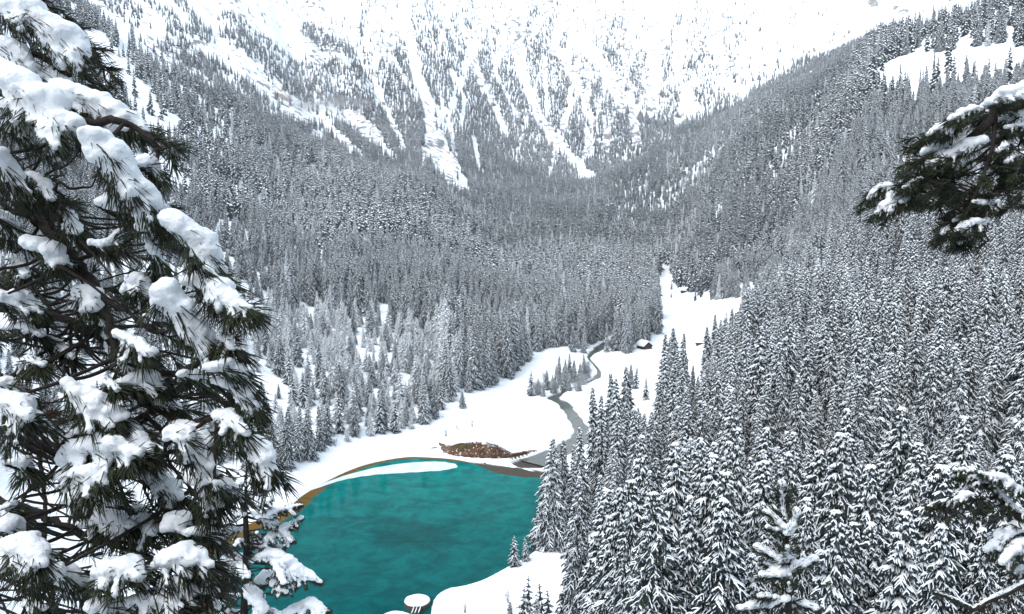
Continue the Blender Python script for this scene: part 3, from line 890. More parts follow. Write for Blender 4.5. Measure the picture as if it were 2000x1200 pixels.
for tip, d, w in [((1137, 834), 182, 1), ((1130, 925), 128, .95), ((1196, 945), 116, .8), ((1246, 845), 110, 1.0), ((1165, 752), 205, 1), ((1197, 726), 210, 1), ((1226, 712), 220, .95), ((1210, 735), 190, 1), ((1178, 770), 188, .9),
                  ((1296, 650), 262, 1), ((1309, 655), 258, .9), ((1323, 638), 268, 1), ((1336, 648), 262, .9), ((1253, 795), 165, 1), ((1266, 800), 170, .8), ((1289, 741), 205, 1), ((1376, 722), 215, 1),
                  ((1397, 612), 310, 1), ((1386, 636), 298, 1), ((1408, 622), 300, 1), ((1419, 607), 320, .9), ((1447, 590), 335, 1), ((1430, 600), 330, .9),
                  ((1018, 1142), 119, .9), ((1034, 1124), 121, .8), ((1056, 1135), 117, .9), ((996, 1172), 116, .9), ((1075, 1150), 114, .9), ((1048, 1165), 110, .9), ((1480, 828), 104, 1.1), ((1440, 757), 150, 1.05), ((1425, 752), 160, 1), ((1345, 880), 92, 1.1), ((1700, 900), 70, 1.2), ((1590, 870), 84, 1.15),
                  ((1835, 905), 66, 1.3), ((1780, 780), 98, 1.1), ((1905, 800), 100, 1.1), ((1660, 790), 104, 1.05), ((1560, 960), 70, 1.0), ((1420, 960), 76, 1), ((1290, 980), 84, .9), ((1185, 985), 100, .8), ((1960, 880), 76, 1.1), ((1640, 1010), 60, 1.0), ((1760, 985), 56, 1.1), ((1400, 1090), 60, .9), ((1230, 1060), 80, .8), ((1500, 1020), 64, 1)]:
    hand(tip, d=d, w=w)
HAND_N = len(T)
hx = np.array([t[0] for t in T]); hy = np.array([t[1] for t in T]); hd = np.array([t[5] for t in T])
g = np.random.default_rng(5)
for (d0, d1, cell, sd_) in [(44, 420, 6.3, 1), (420, 1150, 6.2, 2), (1150, 1700, 6.6, 3), (1700, 3000, 7.6, 4)]:
    X, Y, Z, D, PX, PY = scatter(d0, d1, cell, sd_)
    sdl = lake_sdf(X, Y) if d0 < 400 else np.full(len(X), 99.0)
    dst, _ = seg_dist(X, Y, SPTS)
    nz = vnoise(X + 700, Y + 700, 35, 51)
    for i in range(len(X)):
        if sdl[i] < 2.5 or dst[i] < 7:
            continue
        if d0 < 420 and np.min((hx - X[i]) ** 2 + (hy - Y[i]) ** 2) < 9:
            continue
        H = 14 + 14 * nz[i] + g.normal(0, 3.4)
        if D[i] < 420 and PX[i] > 1000:
            H += 4
        if PX[i] < 860 and D[i] < 420:
            H = 9 + 5 * nz[i] + g.normal(0, 2.6)
        if D[i] > 1150:
            H *= np.interp(PY[i], [0, 150, 350], [.55, .72, .9])
            if PX[i] > 1400 and D[i] < 1300: H *= 1.1
        H = max(5.0, min(33.0, H))
        if D[i] < 66:
            # the near slope stays under the camera's line of sight
            top = CAMZ - D[i] * .32
            H = min(H, top - Z[i])
            if H < 6: continue
        if 165 < D[i] < 420 and 1040 < PX[i] < 1450:
            env = np.interp(PX[i], [1040, 1070, 1110, 1150, 1200, 1240, 1284, 1292, 1340, 1347, 1371, 1380, 1400, 1440], [880, 860, 872, 810, 745, 785, 760, 662, 660, 728, 728, 650, 622, 596]) + g.uniform(0, 60)
            H = min(H, zp(PX[i], env, D[i]) - Z[i])
            if H < 8: continue
        if D[i] < 160:
            env = np.interp(PX[i], [1100, 1200, 1300, 1400, 1600, 2000], [935, 905, 855, 830, 815, 840]) + g.uniform(0, 90)
            lim = zp(PX[i], env, D[i]) - Z[i]
            H = min(H, lim)
            if H < 7: continue
        T.append([X[i], Y[i], Z[i], H, g.uniform(.8, 1.25), D[i], None, 0])
# young, thickly rimed growth between the older trees left of the lake
X, Y, Z, D, PX, PY = scatter(230, 640, 4.4, 9)
k_ = (PX > 400) & (PX < 900) & (PY > 590 + (PX - 430) * .15) & (PY < 860) & (g.random(len(X)) < .6)
for i in np.nonzero(k_)[0]:
    T.append([X[i], Y[i], Z[i], g.uniform(4, 9.5), g.uniform(.9, 1.3), D[i], None, 0])
print('trees', len(T))

# how large each one shows: paint their outlines from near to far into a coarse picture
PH, PW = 300, 500
buf = np.zeros((PH, PW), bool)
PINE_MASK = [(0, 0), (120, 30), (210, 130), (320, 290), (420, 530), (490, 620), (500, 780), (545, 920), (600, 1200), (0, 1200)]
yy, xx = np.mgrid[0:PH, 0:PW]
buf |= in_poly(xx * 4 + 2.0, yy * 4 + 2.0, PINE_MASK)
order = sorted(range(len(T)), key=lambda i: T[i][5])
show = np.zeros(len(T))
for i in order[:9000]:
    x, y, z, H, w, d = T[i][:6]
    px, py0, dep = project(x, y, z)
    _, py1, _ = project(x, y, z + H)
    px, py0, py1, dep = float(px), float(py0), float(py1), float(dep)
    hw = F * 3.0 * w * (H / REF_H) ** .7 / dep
    r0, r1 = int(max(0, py1 / 4)), int(min(PH, py0 / 4 + 1))
    c0, c1 = int(max(0, (px - hw) / 4)), int(min(PW, (px + hw) / 4 + 1))
    if r1 <= r0 or c1 <= c0: continue
    sub = buf[r0:r1, c0:c1]
    rr_ = (np.arange(r0, r1) * 4 + 2 - py1) / max(1, py0 - py1)
    mk = (np.abs(np.arange(c0, c1)[None, :] * 4 + 2 - px) < (hw * np.clip(rr_, 0, 1) ** .8)[:, None] + 2) & (rr_ > 0)[:, None]
    vis = mk & ~sub
    show[i] = vis.sum() + (.01 if T[i][7] else 0)
    sub |= mk
top = sorted(range(len(T)), key=lambda i: -(show[i] + (6 if T[i][7] else 0)))[:300]
top = [i for i in top if show[i] > 0]
topset = set(top)

# ---- the 300 that show largest, each a tree of its own
GROUP = 'snow-laden spruces of the valley'


ORD = 'first second third fourth fifth sixth seventh eighth ninth tenth eleventh twelfth thirteenth fourteenth fifteenth sixteenth seventeenth eighteenth nineteenth twentieth'.split()
TENS = ['', '', 'twenty', 'thirty', 'forty', 'fifty', 'sixty']
BANDS = [(1160, 'snowy round deck'), (1110, 'near snowy beach'), (1070, 'beach end'), (1030, 'twin shore saplings'), (980, 'orange lake margin'), (945, 'dark lake patch'), (900, 'snow-topped log'),
         (850, 'brown bank'), (800, 'lower stream reach'), (765, 'stream bend'), (715, 'frosted shrubs'), (680, 'dark upper stream'), (650, 'larger hut'), (610, 'meadow track'),
         (580, 'lone meadow spruces'), (550, 'far hut'), (510, 'meadow top'), (440, 'lowest hanging bough twig'), (-999, 'overhanging pine bough')]


def ordinal(n):
    if n < 20: return ORD[n]
    n += 1
    return TENS[n // 10] + ('' if n % 10 == 0 else '-' + ORD[n % 10 - 1]) if n % 10 else TENS[n // 10][:-1] + 'ieth'


def tree_labels(top_):
    rows = {}
    for i in top_:
        x, y, z, H, w, d = T[i][:6]
        px, pt, _ = project(x, y, z + H)
        px, pt = float(px), float(pt)
        side = 0 if px < 1000 else 1
        band = next(nm for lim, nm in BANDS if pt >= lim)
        rows.setdefault((side, band), []).append((px, i))
    out = {}
    for (side, band), row in rows.items():
        row.sort()
        for n, (px, i) in enumerate(row):
            H, w = T[i][3], T[i][4]
            size = 'tall' if H > 23 else 'small' if H < 12 else 'middling'
            shp = 'slim' if w < .92 else 'broad' if w > 1.04 else 'full'
            if side:
                out[i] = f"{size} {shp} spruce, {ordinal(n)} from the lake among tips level with {band}"
            else:
                out[i] = f"{size} {shp} spruce past the lake, {ordinal(n)} from the pine, level with {band}"
    return out


LABELS = tree_labels(top)
protos = {}


def make_tree(t, lib, vi, label):
    x, y, z, H, w, d = t[:6]
    key = (id(lib), vi)
    root = empty('spruce_tree', (x, y, z - .15), rnd.uniform(0, 6.28))
    k = H / REF_H
    kw = w * k ** .7
    root.scale = (kw, kw, k)
    root.rotation_euler.x = rnd.gauss(0, .03); root.rotation_euler.y = rnd.gauss(0, .03)
    if key not in protos:
        a = link('trunk', lib[vi][0], root)
        b_ = link('crown', lib[vi][1], root)
        c = link('branch_snow', lib[vi][2], b_)
        protos[key] = (a, b_, c)
    else:
        a, b_, c = protos[key]
        a2, b2, c2 = a.copy(), b_.copy(), c.copy()
        for o_ in (a2, b2, c2): COL.objects.link(o_)
        a2.parent = root; b2.parent = root; c2.parent = b2
    tag(root, label, 'spruce', GROUP)
    return root


for i in top:
    t = T[i]
    lib = SMALL if t[3] < 13.5 else NEAR if t[5] < 175 else MID
    make_tree(t, lib, rnd.randrange(len(lib)), LABELS[i])

# ---- all the others: one forest, on both sides of the valley plus unseen trees added behind the viewpoint
for k in range(112):  # out-of-view trees added uphill to shade the near pines
    a = g.uniform(R(66), R(294)); d = 8 * math.sqrt(1 + k * .55) + g.uniform(-1, 1)
    x, y = math.sin(a) * d, math.cos(a) * d
    T.append([x, y, float(ground(x, y)), g.uniform(16, 24), g.uniform(.9, 1.2), d, None, 0])
rest = [i for i in range(len(T)) if i not in topset]
P = np.array([[T[i][0], T[i][1], T[i][2] - .15] for i in rest], np.float32)
Hh = np.array([T[i][3] for i in rest]); Ww = np.array([T[i][4] for i in rest])
k = Hh / REF_H
kw = Ww * k ** .7
fm = bpy.data.meshes.new('spruce_forest')
fm.vertices.add(len(P)); fm.vertices.foreach_set('co', P.ravel())
a_ = fm.attributes.new('tree_scale', 'FLOAT_VECTOR', 'POINT'); a_.data.foreach_set('vector', np.stack([kw, kw, k], -1).astype(np.float32).ravel())
a_ = fm.attributes.new('turn', 'FLOAT', 'POINT'); a_.data.foreach_set('value', g.uniform(0, 6.28, len(P)).astype(np.float32))
a_ = fm.attributes.new('sort', 'INT', 'POINT')
dd_ = np.hypot(P[:, 0], P[:, 1])
sort = np.where(dd_ < 420, g.integers(7, 13, len(P)), np.where(dd_ < 620, g.integers(5, 7, len(P)), np.clip((fbm(P[:, 0] + 2000, P[:, 1] + 2000, 130, 71) - .5) * 9 + 2.4 + g.normal(0, 1.1, len(P)), 0, 4.99).astype(int)))
ppx, ppy, _ = project(P[:, 0], P[:, 1], P[:, 2])
pale = (ppx > 380) & (ppx < 900) & (ppy > 585) & (ppy < 900) & (ppy > 585 + (ppx - 430) * .18)
pale = (pale & (g.random(len(P)) < .8)) | ((dd_ > 250) & (g.random(len(P)) < .035))
sort = np.where(pale, g.integers(13, 16, len(P)), sort)
a_.data.foreach_set('value', sort.astype(np.int32))
fm.update()
forest = link('spruce_forest', fm)
tag(forest, 'dense snow-dusted spruce forest over the valley sides', kind='stuff')
MID_OBJ = []
for i in range(6):
    tv = []
    cv = [tuple(v.co) for v in MID[i][1].vertices]; cf = [tuple(p.vertices) for p in MID[i][1].polygons]
    sv_ = [tuple(v.co) for v in MID[i][2].vertices]; sf_ = [tuple(p.vertices) for p in MID[i][2].polygons]
    me_ = bpy.data.meshes.new('forest_spruce')
    me_.from_pydata(cv + sv_, [], cf + [tuple(q + len(cv) for q in f) for f in sf_])
    me_.materials.append(M_needle); me_.materials.append(M_treesnow)
    me_.polygons.foreach_set('material_index', np.array([0] * len(cf) + [1] * len(sf_), np.int32)); me_.update()
    MID_OBJ.append(bpy.data.objects.new('forest_spruce', me_))
ng = bpy.data.node_groups.new('forest', 'GeometryNodeTree')
ng.interface.new_socket('Geometry', in_out='INPUT', socket_type='NodeSocketGeometry')
ng.interface.new_socket('Geometry', in_out='OUTPUT', socket_type='NodeSocketGeometry')
gi, go = ng.nodes.new('NodeGroupInput'), ng.nodes.new('NodeGroupOutput')
iop = ng.nodes.new('GeometryNodeInstanceOnPoints')
prev = gi.outputs[0]
jn = ng.nodes.new('GeometryNodeJoinGeometry')


def named(nm, dt):
    n_ = ng.nodes.new('GeometryNodeInputNamedAttribute'); n_.data_type = dt; n_.inputs['Name'].default_value = nm
    return n_.outputs['Attribute']


srt = named('sort', 'INT'); scl = named('tree_scale', 'FLOAT_VECTOR'); trn = named('turn', 'FLOAT')
cx_ = ng.nodes.new('ShaderNodeCombineXYZ'); ng.links.new(trn, cx_.inputs[2])
for q, ob in enumerate(FAR_OBJ + MID_OBJ + FROST_OBJ):
    oi = ng.nodes.new('GeometryNodeObjectInfo'); oi.inputs['Object'].default_value = ob; oi.inputs['As Instance'].default_value = True
    cmp_ = ng.nodes.new('FunctionNodeCompare'); cmp_.data_type = 'INT'; cmp_.operation = 'EQUAL'
    ng.links.new(srt, cmp_.inputs[2]); cmp_.inputs[3].default_value = q
    ip = ng.nodes.new('GeometryNodeInstanceOnPoints')
    ng.links.new(gi.outputs[0], ip.inputs['Points']); ng.links.new(cmp_.outputs[0], ip.inputs['Selection'])
    ng.links.new(oi.outputs['Geometry'], ip.inputs['Instance'])
    ng.links.new(cx_.outputs[0], ip.inputs['Rotation']); ng.links.new(scl, ip.inputs['Scale'])
    ng.links.new(ip.outputs[0], jn.inputs[0])
ng.nodes.remove(iop)
ng.links.new(jn.outputs[0], go.inputs[0])
md = forest.modifiers.new('trees', 'NODES'); md.node_group = ng
# ------------------------------------------------------------------ snow-laden pines close to the camera
def blob_snow(name, balls, voxel, parent):
    """snow heaped on a bough: overlapping lumps melted into one skin"""
    mb = MB()
    ico = blob_snow.ico
    for c, rad, sq in balls:
        mb.add([(c[0] + v[0] * rad, c[1] + v[1] * rad, c[2] + v[2] * rad * sq) for v in ico[0]], ico[1])
    me_ = mb.mesh('tmp', M_snow)
    tmp = bpy.data.objects.new('tmp', me_)
    COL.objects.link(tmp)
    rm = tmp.modifiers.new('r', 'REMESH'); rm.mode = 'VOXEL'; rm.voxel_size = voxel
    sm_ = tmp.modifiers.new('s', 'SMOOTH'); sm_.factor = .5; sm_.iterations = 2
    return tmp


bm = bmesh.new(); bmesh.ops.create_icosphere(bm, subdivisions=2, radius=1.0)
bm.verts.ensure_lookup_table()
blob_snow.ico = ([tuple(v.co) for v in bm.verts], [tuple(v.index for v in f.verts) for f in bm.faces])
bm.free()
PENDING = []     # (temporary object, parent, scale of the bumps)


def finish_snow():
    dg = bpy.context.evaluated_depsgraph_get()
    dg.update()
    for tmp, par, rs, mt in PENDING:
        ev = tmp.evaluated_get(dg)
        me_ = bpy.data.meshes.new_from_object(ev)
        me_.name = 'snow'
        n = len(me_.vertices)
        co = np.empty(n * 3, np.float32); me_.vertices.foreach_get('co', co)
        nr_ = np.empty(n * 3, np.float32); me_.vertex_normals.foreach_get('vector', nr_)
        co = co.reshape(-1, 3); nr_ = nr_.reshape(-1, 3)
        f1 = np.array([mnoise.noise(Vector(c) * (0.8 / rs)) for c in co])
        f2 = np.array([mnoise.noise(Vector(c) * (2.6 / rs) + Vector((9, 3, 1))) for c in co])
        f3 = np.array([mnoise.noise(Vector(c) * (6.5 / rs) + Vector((1, 7, 2))) for c in co])
        co = co + nr_ * (f1 * .24 * rs + f2 * .12 * rs + f3 * .05 * rs)[:, None]
        me_.vertices.foreach_set('co', co.ravel().astype(np.float32))
        me_.polygons.foreach_set('use_smooth', np.ones(len(me_.polygons), bool))
        me_.materials.clear(); me_.materials.append(mt)
        me_.update()
        link('snow', me_, par)
        bpy.data.objects.remove(tmp)
    PENDING.clear()


def needle_mesh(items, mats, name, parent, r, droop=.12):
    """items: (root, direction, length, width, material)"""
    V, Q, MI = [], [], []
    for p, d, ln, w, mi in items:
        a = d.orthogonal().normalized()
        a.rotate(Matrix.Rotation(r.uniform(0, 6.28), 3, d))
        b_ = d.cross(a)
        o = len(V)
        mid = p + d * ln * .5 + Vector((0, 0, -ln * droop * .3))
        tip = p + d * ln + Vector((0, 0, -ln * droop))
        for c, k in ((p, .8), (mid, 1.0)):
            for q in range(3):
                an = q * 2.0944
                V.append(c + (a * math.cos(an) + b_ * math.sin(an)) * w * .5 * k)
        V.append(tip)
        for q in range(3):
            q2 = (q + 1) % 3
            Q.append((o + q, o + q2, o + 3 + q2, o + 3 + q)); MI.append(mi)
            Q.append((o + 3 + q, o + 3 + q2, o + 6, o + 6)); MI.append(mi)
    me_ = quads_to_mesh(name, V, Q, mats, MI, True)
    return link(name, me_, parent)


def nearest_on(limbs, p):
    best = None
    for lb in limbs:
        for i, q in enumerate(lb):
            dd = (q - p).length * (1.0 if q.x < p.x + 9 else 1.5)
            if best is None or dd < best[0]:
                best = (dd, q, lb, i)
    return best


def make_bough(tree, pts, rads, limbs, r, nlen, nwid, density, snow=True, snow_mat=None, voxel=None, red=False, fingers=True, wood_r=.004, side=1, upk=.30):
    """pts: 3-D spine, rads: half-thickness of the snow along it. Builds bough (wood) > needles, snow"""
    sp = [Vector(p) for p in catmull([tuple(p) for p in pts], 4)]
    rd = [float(v[0]) for v in catmull([(q,) for q in rads], 4)]
    rmean = max(rads)
    dd, q0, lb, qi = nearest_on(limbs, sp[0])
    mb = MB()
    k = (sp[0] - q0)
    mid = q0 + k * .5 + Vector((r.uniform(-.1, .1), r.uniform(-.1, .1), r.uniform(-.12, .02))) * k.length
    path = catmull([tuple(q0), tuple(mid), tuple(sp[0])], 4) + [tuple(p) for p in sp[1:]]
    n = len(path)
    drop = [0] * n
    mb.tube([(p[0], p[1], p[2] - .1 * rmean) for p in path], [wood_r * (1.7 - 1.2 * i / n) for i in range(n)], 6)
    bough = mb.build('bough', [M_twig], tree, True)
    fing = []
    if fingers:
        for i in range(2, len(sp) - 1, 2):
            t = (sp[min(i + 1, len(sp) - 1)] - sp[i - 1]).normalized()
            h = Vector((t.x, t.y, 0)).normalized() if abs(t.z) < .98 else Vector((1, 0, 0))
            sd_ = Vector((-h.y, h.x, 0))
            for sg in (-1, 1):
                if r.random() < .88:
                    dr_ = (t * r.uniform(.5, 1.0) + sd_ * sg * r.uniform(.5, 1.0) + Vector((0, 0, -r.uniform(.3, .9)))).normalized()
                    fing.append((sp[i], dr_, rd[i] * r.uniform(1.3, 2.5), rd[i] * r.uniform(.30, .56)))
    if snow:
        balls = []
        for i in range(len(sp) - 1):
            a, b_ = sp[i], sp[i + 1]
            st = max(1, int((b_ - a).length / (.5 * min(rd[i], rd[i + 1]) + 1e-4)))
            for j in range(st):
                f = (j + r.random() * .5) / st
                c = a.lerp(b_, f); rr_ = (rd[i] * (1 - f) + rd[i + 1] * f) * r.uniform(.78, 1.12)
                balls.append((c + Vector((r.uniform(-.2, .2), r.uniform(-.2, .2), upk + r.uniform(-.1, .1))) * rr_, rr_ * .92, .68))
        balls.append((sp[-1] + Vector((0, 0, .3 * rd[-1])), rd[-1], .8))
        for p, d, ln, rr_ in fing:
            for j in range(4):
                f = (j + 1) / 4
                balls.append((p + d * ln * f + Vector((0, 0, .25 * rr_ - .12 * ln * f * f)), rr_ * (1.1 - .45 * f), .85))
        tmp = blob_snow('snow', balls, voxel or rmean * .15, bough)
        PENDING.append((tmp, bough, rmean, snow_mat or M_snow))
    items = []
    chains = [(sp, density, rd)]
    for p, d, ln, rr_ in fing:
        chains.append(([p, p + d * ln * .5, p + d * ln * 1.05], density * .45, [rr_, rr_, rr_]))
    for ch, den, rr_ in chains:
        L_ = sum((ch[i + 1] - ch[i]).length for i in range(len(ch) - 1))
        cnt = int(den * (0.5 + L_ / (nlen * 1.6)))
        for _ in range(cnt):
            f = 1 - (r.random() ** 1.35) * .92
            x_ = f * (len(ch) - 1); i = min(int(x_), len(ch) - 2)
            t = (ch[i + 1] - ch[i])
            p = ch[i] + t * (x_ - i)
            t.normalize()
            a = t.orthogonal().normalized(); a.rotate(Matrix.Rotation(r.uniform(0, 6.28), 3, t))
            if a.z > .35 and r.random() < .75: a.z = -a.z
            sp_ = math.tan(R(r.uniform(12, 46)))
            d = (t + a * sp_).normalized()
            ofs = a * rr_[min(i, len(rr_) - 1)] * r.uniform(.05, .75)
            items.append((p + ofs, d, nlen * r.uniform(.7, 1.15), nwid * r.uniform(.75, 1.2), 1 if red and r.random() < .75 else 0))
    needle_mesh(items, [M_pineneedle, M_redneedle], 'needles', bough, r)
    return bough


def bare_tuft(tree, p, d, limbs, r, nlen, nwid, cnt, wood_r=.003):
    """a needle tuft on a twig without snow"""
    dd, q0, lb, qi = nearest_on(limbs, p)
    k = p - q0
    mid = q0 + k * .5 + Vector((r.uniform(-.15, .15), r.uniform(-.15, .15), r.uniform(-.15, .05))) * k.length
    mb = MB()
    path = catmull([tuple(q0), tuple(mid), tuple(p), tuple(p + d * nlen * .8)], 3)
    mb.tube(path, [wood_r * (1.5 - 1.0 * i / len(path)) for i in range(len(path))], 5)
    bo = mb.build('bough', [M_twig], tree, True)
    items = []
    for _ in range(cnt):
        f = r.random()
        a = d.orthogonal().normalized(); a.rotate(Matrix.Rotation(r.uniform(0, 6.28), 3, d))
        dr_ = (d + a * math.tan(R(r.uniform(8, 55)))).normalized()
        items.append((p + d * nlen * .9 * f, dr_, nlen * r.uniform(.7, 1.1), nwid * r.uniform(.7, 1.15), 0))
    needle_mesh(items, [M_pineneedle, M_redneedle], 'needles', bo, r)


# ---- the big pine beside the viewpoint
r = random.Random(3)
tree = empty('pine_tree', tuple(at_depth(-330, 900, 3.1))[:2] + (float(ground(-2.6, 3.0)) - .1,))
tag(tree, 'big dark pine with heaped snow on drooping boughs filling one whole side of the photo', 'pine')
base = Vector(tree.location)


def loc(p):
    return Vector(p) - base


def rel(px, py, d):
    return at_depth(px, py, d) - base


mb = MB()
tp = [Vector((0, 0, -.4)), Vector((.0, .02, 1.2)), Vector((.05, .0, 2.6)), Vector((.04, .05, 4.2)), Vector((.0, .0, 6.5)), Vector((.02, .02, 9.0))]
mb.tube(tp, [.19, .16, .13, .10, .07, .02], 12)
trunk = mb.build('trunk', [M_bark], tree, True)
trunk_line = [tp[i].lerp(tp[i + 1], f / 6) for i in range(5) for f in range(6)]


def limb(pts, r0, r1, parent=None, snow=False):
    """a dark branch through photo points (px, py, depth); rooted in the trunk when its first point is None"""
    P = []
    for p in pts:
        P.append(rel(*p))
    c = [Vector(q) for q in catmull([tuple(p) for p in P], 6)]
    n = len(c)
    mb_ = MB()
    mb_.tube([q + Vector((r.uniform(-1, 1), r.uniform(-1, 1), r.uniform(-1, 1))) * r0 * .25 for q in c], [.72 * r0 + (r1 - .72 * r0) * i / (n - 1) for i in range(n)], 7)
    mb_.build('limb', [M_twig], parent or tree, True)
    return c


TX = -330
limbs = []
for pts, r0, r1 in [
    ([(TX, 330, 3.1), (-150, 120, 2.7), (0, 90, 2.4), (90, 120, 2.3), (140, 150, 2.3)], .026, .006),
    ([(TX, 420, 3.1), (-120, 250, 2.6), (60, 215, 2.3), (178, 241, 2.15), (227, 235, 2.1), (266, 252, 2.1), (297, 276, 2.1), (311, 329, 2.1)], .024, .005),
    ([(TX, 480, 3.1), (-100, 330, 2.6), (80, 435, 2.35), (150, 508, 2.25), (196, 582, 2.2), (217, 659, 2.15), (245, 725, 2.15), (266, 771, 2.15), (300, 810, 2.1)], .026, .006),
    ([(196, 582, 2.2), (250, 610, 2.15), (300, 650, 2.1), (345, 640, 2.05)], .009, .004),
    ([(150, 508, 2.25), (230, 480, 2.2), (300, 440, 2.15), (340, 440, 2.1)], .009, .004),
    ([(TX, 700, 3.1), (-100, 600, 2.7), (110, 620, 2.4), (245, 687, 2.2), (315, 729, 2.1), (378, 712, 2.05), (427, 684, 2.0), (450, 668, 2.0)], .022, .005),
    ([(266, 771, 2.15), (336, 815, 2.1), (385, 823, 2.05), (430, 811, 2.0), (458, 790, 2.0)], .010, .005),
    ([(TX, 900, 3.1), (-120, 960, 2.7), (50, 990, 2.5), (90, 1010, 2.45), (160, 1040, 2.4), (300, 1090, 2.3), (340, 1100, 2.3)], .022, .005),
    ([(-60, 940, 2.6), (0, 975, 2.5), (50, 1003, 2.45), (85, 1045, 2.4), (95, 1120, 2.4), (110, 1200, 2.4)], .014, .006),
    ([(75, 860, 2.5), (80, 920, 2.5), (88, 990, 2.45), (90, 1040, 2.4)], .010, .006),
    ([(-100, 760, 2.7), (30, 830, 2.55), (75, 860, 2.5), (130, 880, 2.45), (120, 900, 2.4)], .013, .005),
    ([(280, 810, 2.15), (320, 845, 2.1), (325, 890, 2.15), (350, 930, 2.15), (400, 980, 2.1)], .009, .004),
    ([(225, 930, 2.3), (245, 975, 2.3), (255, 1010, 2.3)], .008, .004), ([(130, 880, 2.45), (190, 905, 2.35), (225, 930, 2.3)], .008, .005),
    ([(0, 545, 2.5), (60, 560, 2.45), (110, 620, 2.4)], .010, .006), ([(-80, 690, 2.6), (40, 650, 2.5), (110, 625, 2.4)], .010, .005),
    ([(TX, 1130, 3.1), (-100, 1130, 2.7), (60, 1120, 2.5), (190, 1170, 2.35), (330, 1170, 2.2)], .018, .005),
    ([(TX, 250, 3.1), (-180, 60, 2.9), (-20, -40, 2.7), (60, -10, 2.6), (100, 40, 2.6), (160, 70, 2.6), (200, 130, 2.6)], .02, .005),
    ([(240, 700, 2.2), (330, 770, 2.1), (400, 770, 2.05), (440, 790, 2.02)], .008, .004),
    ([(300, 745, 2.15), (330, 745, 2.1), (350, 775, 2.1), (420, 775, 2.05)], .007, .003),
]:
    limbs.append(limb(pts, r0, r1))

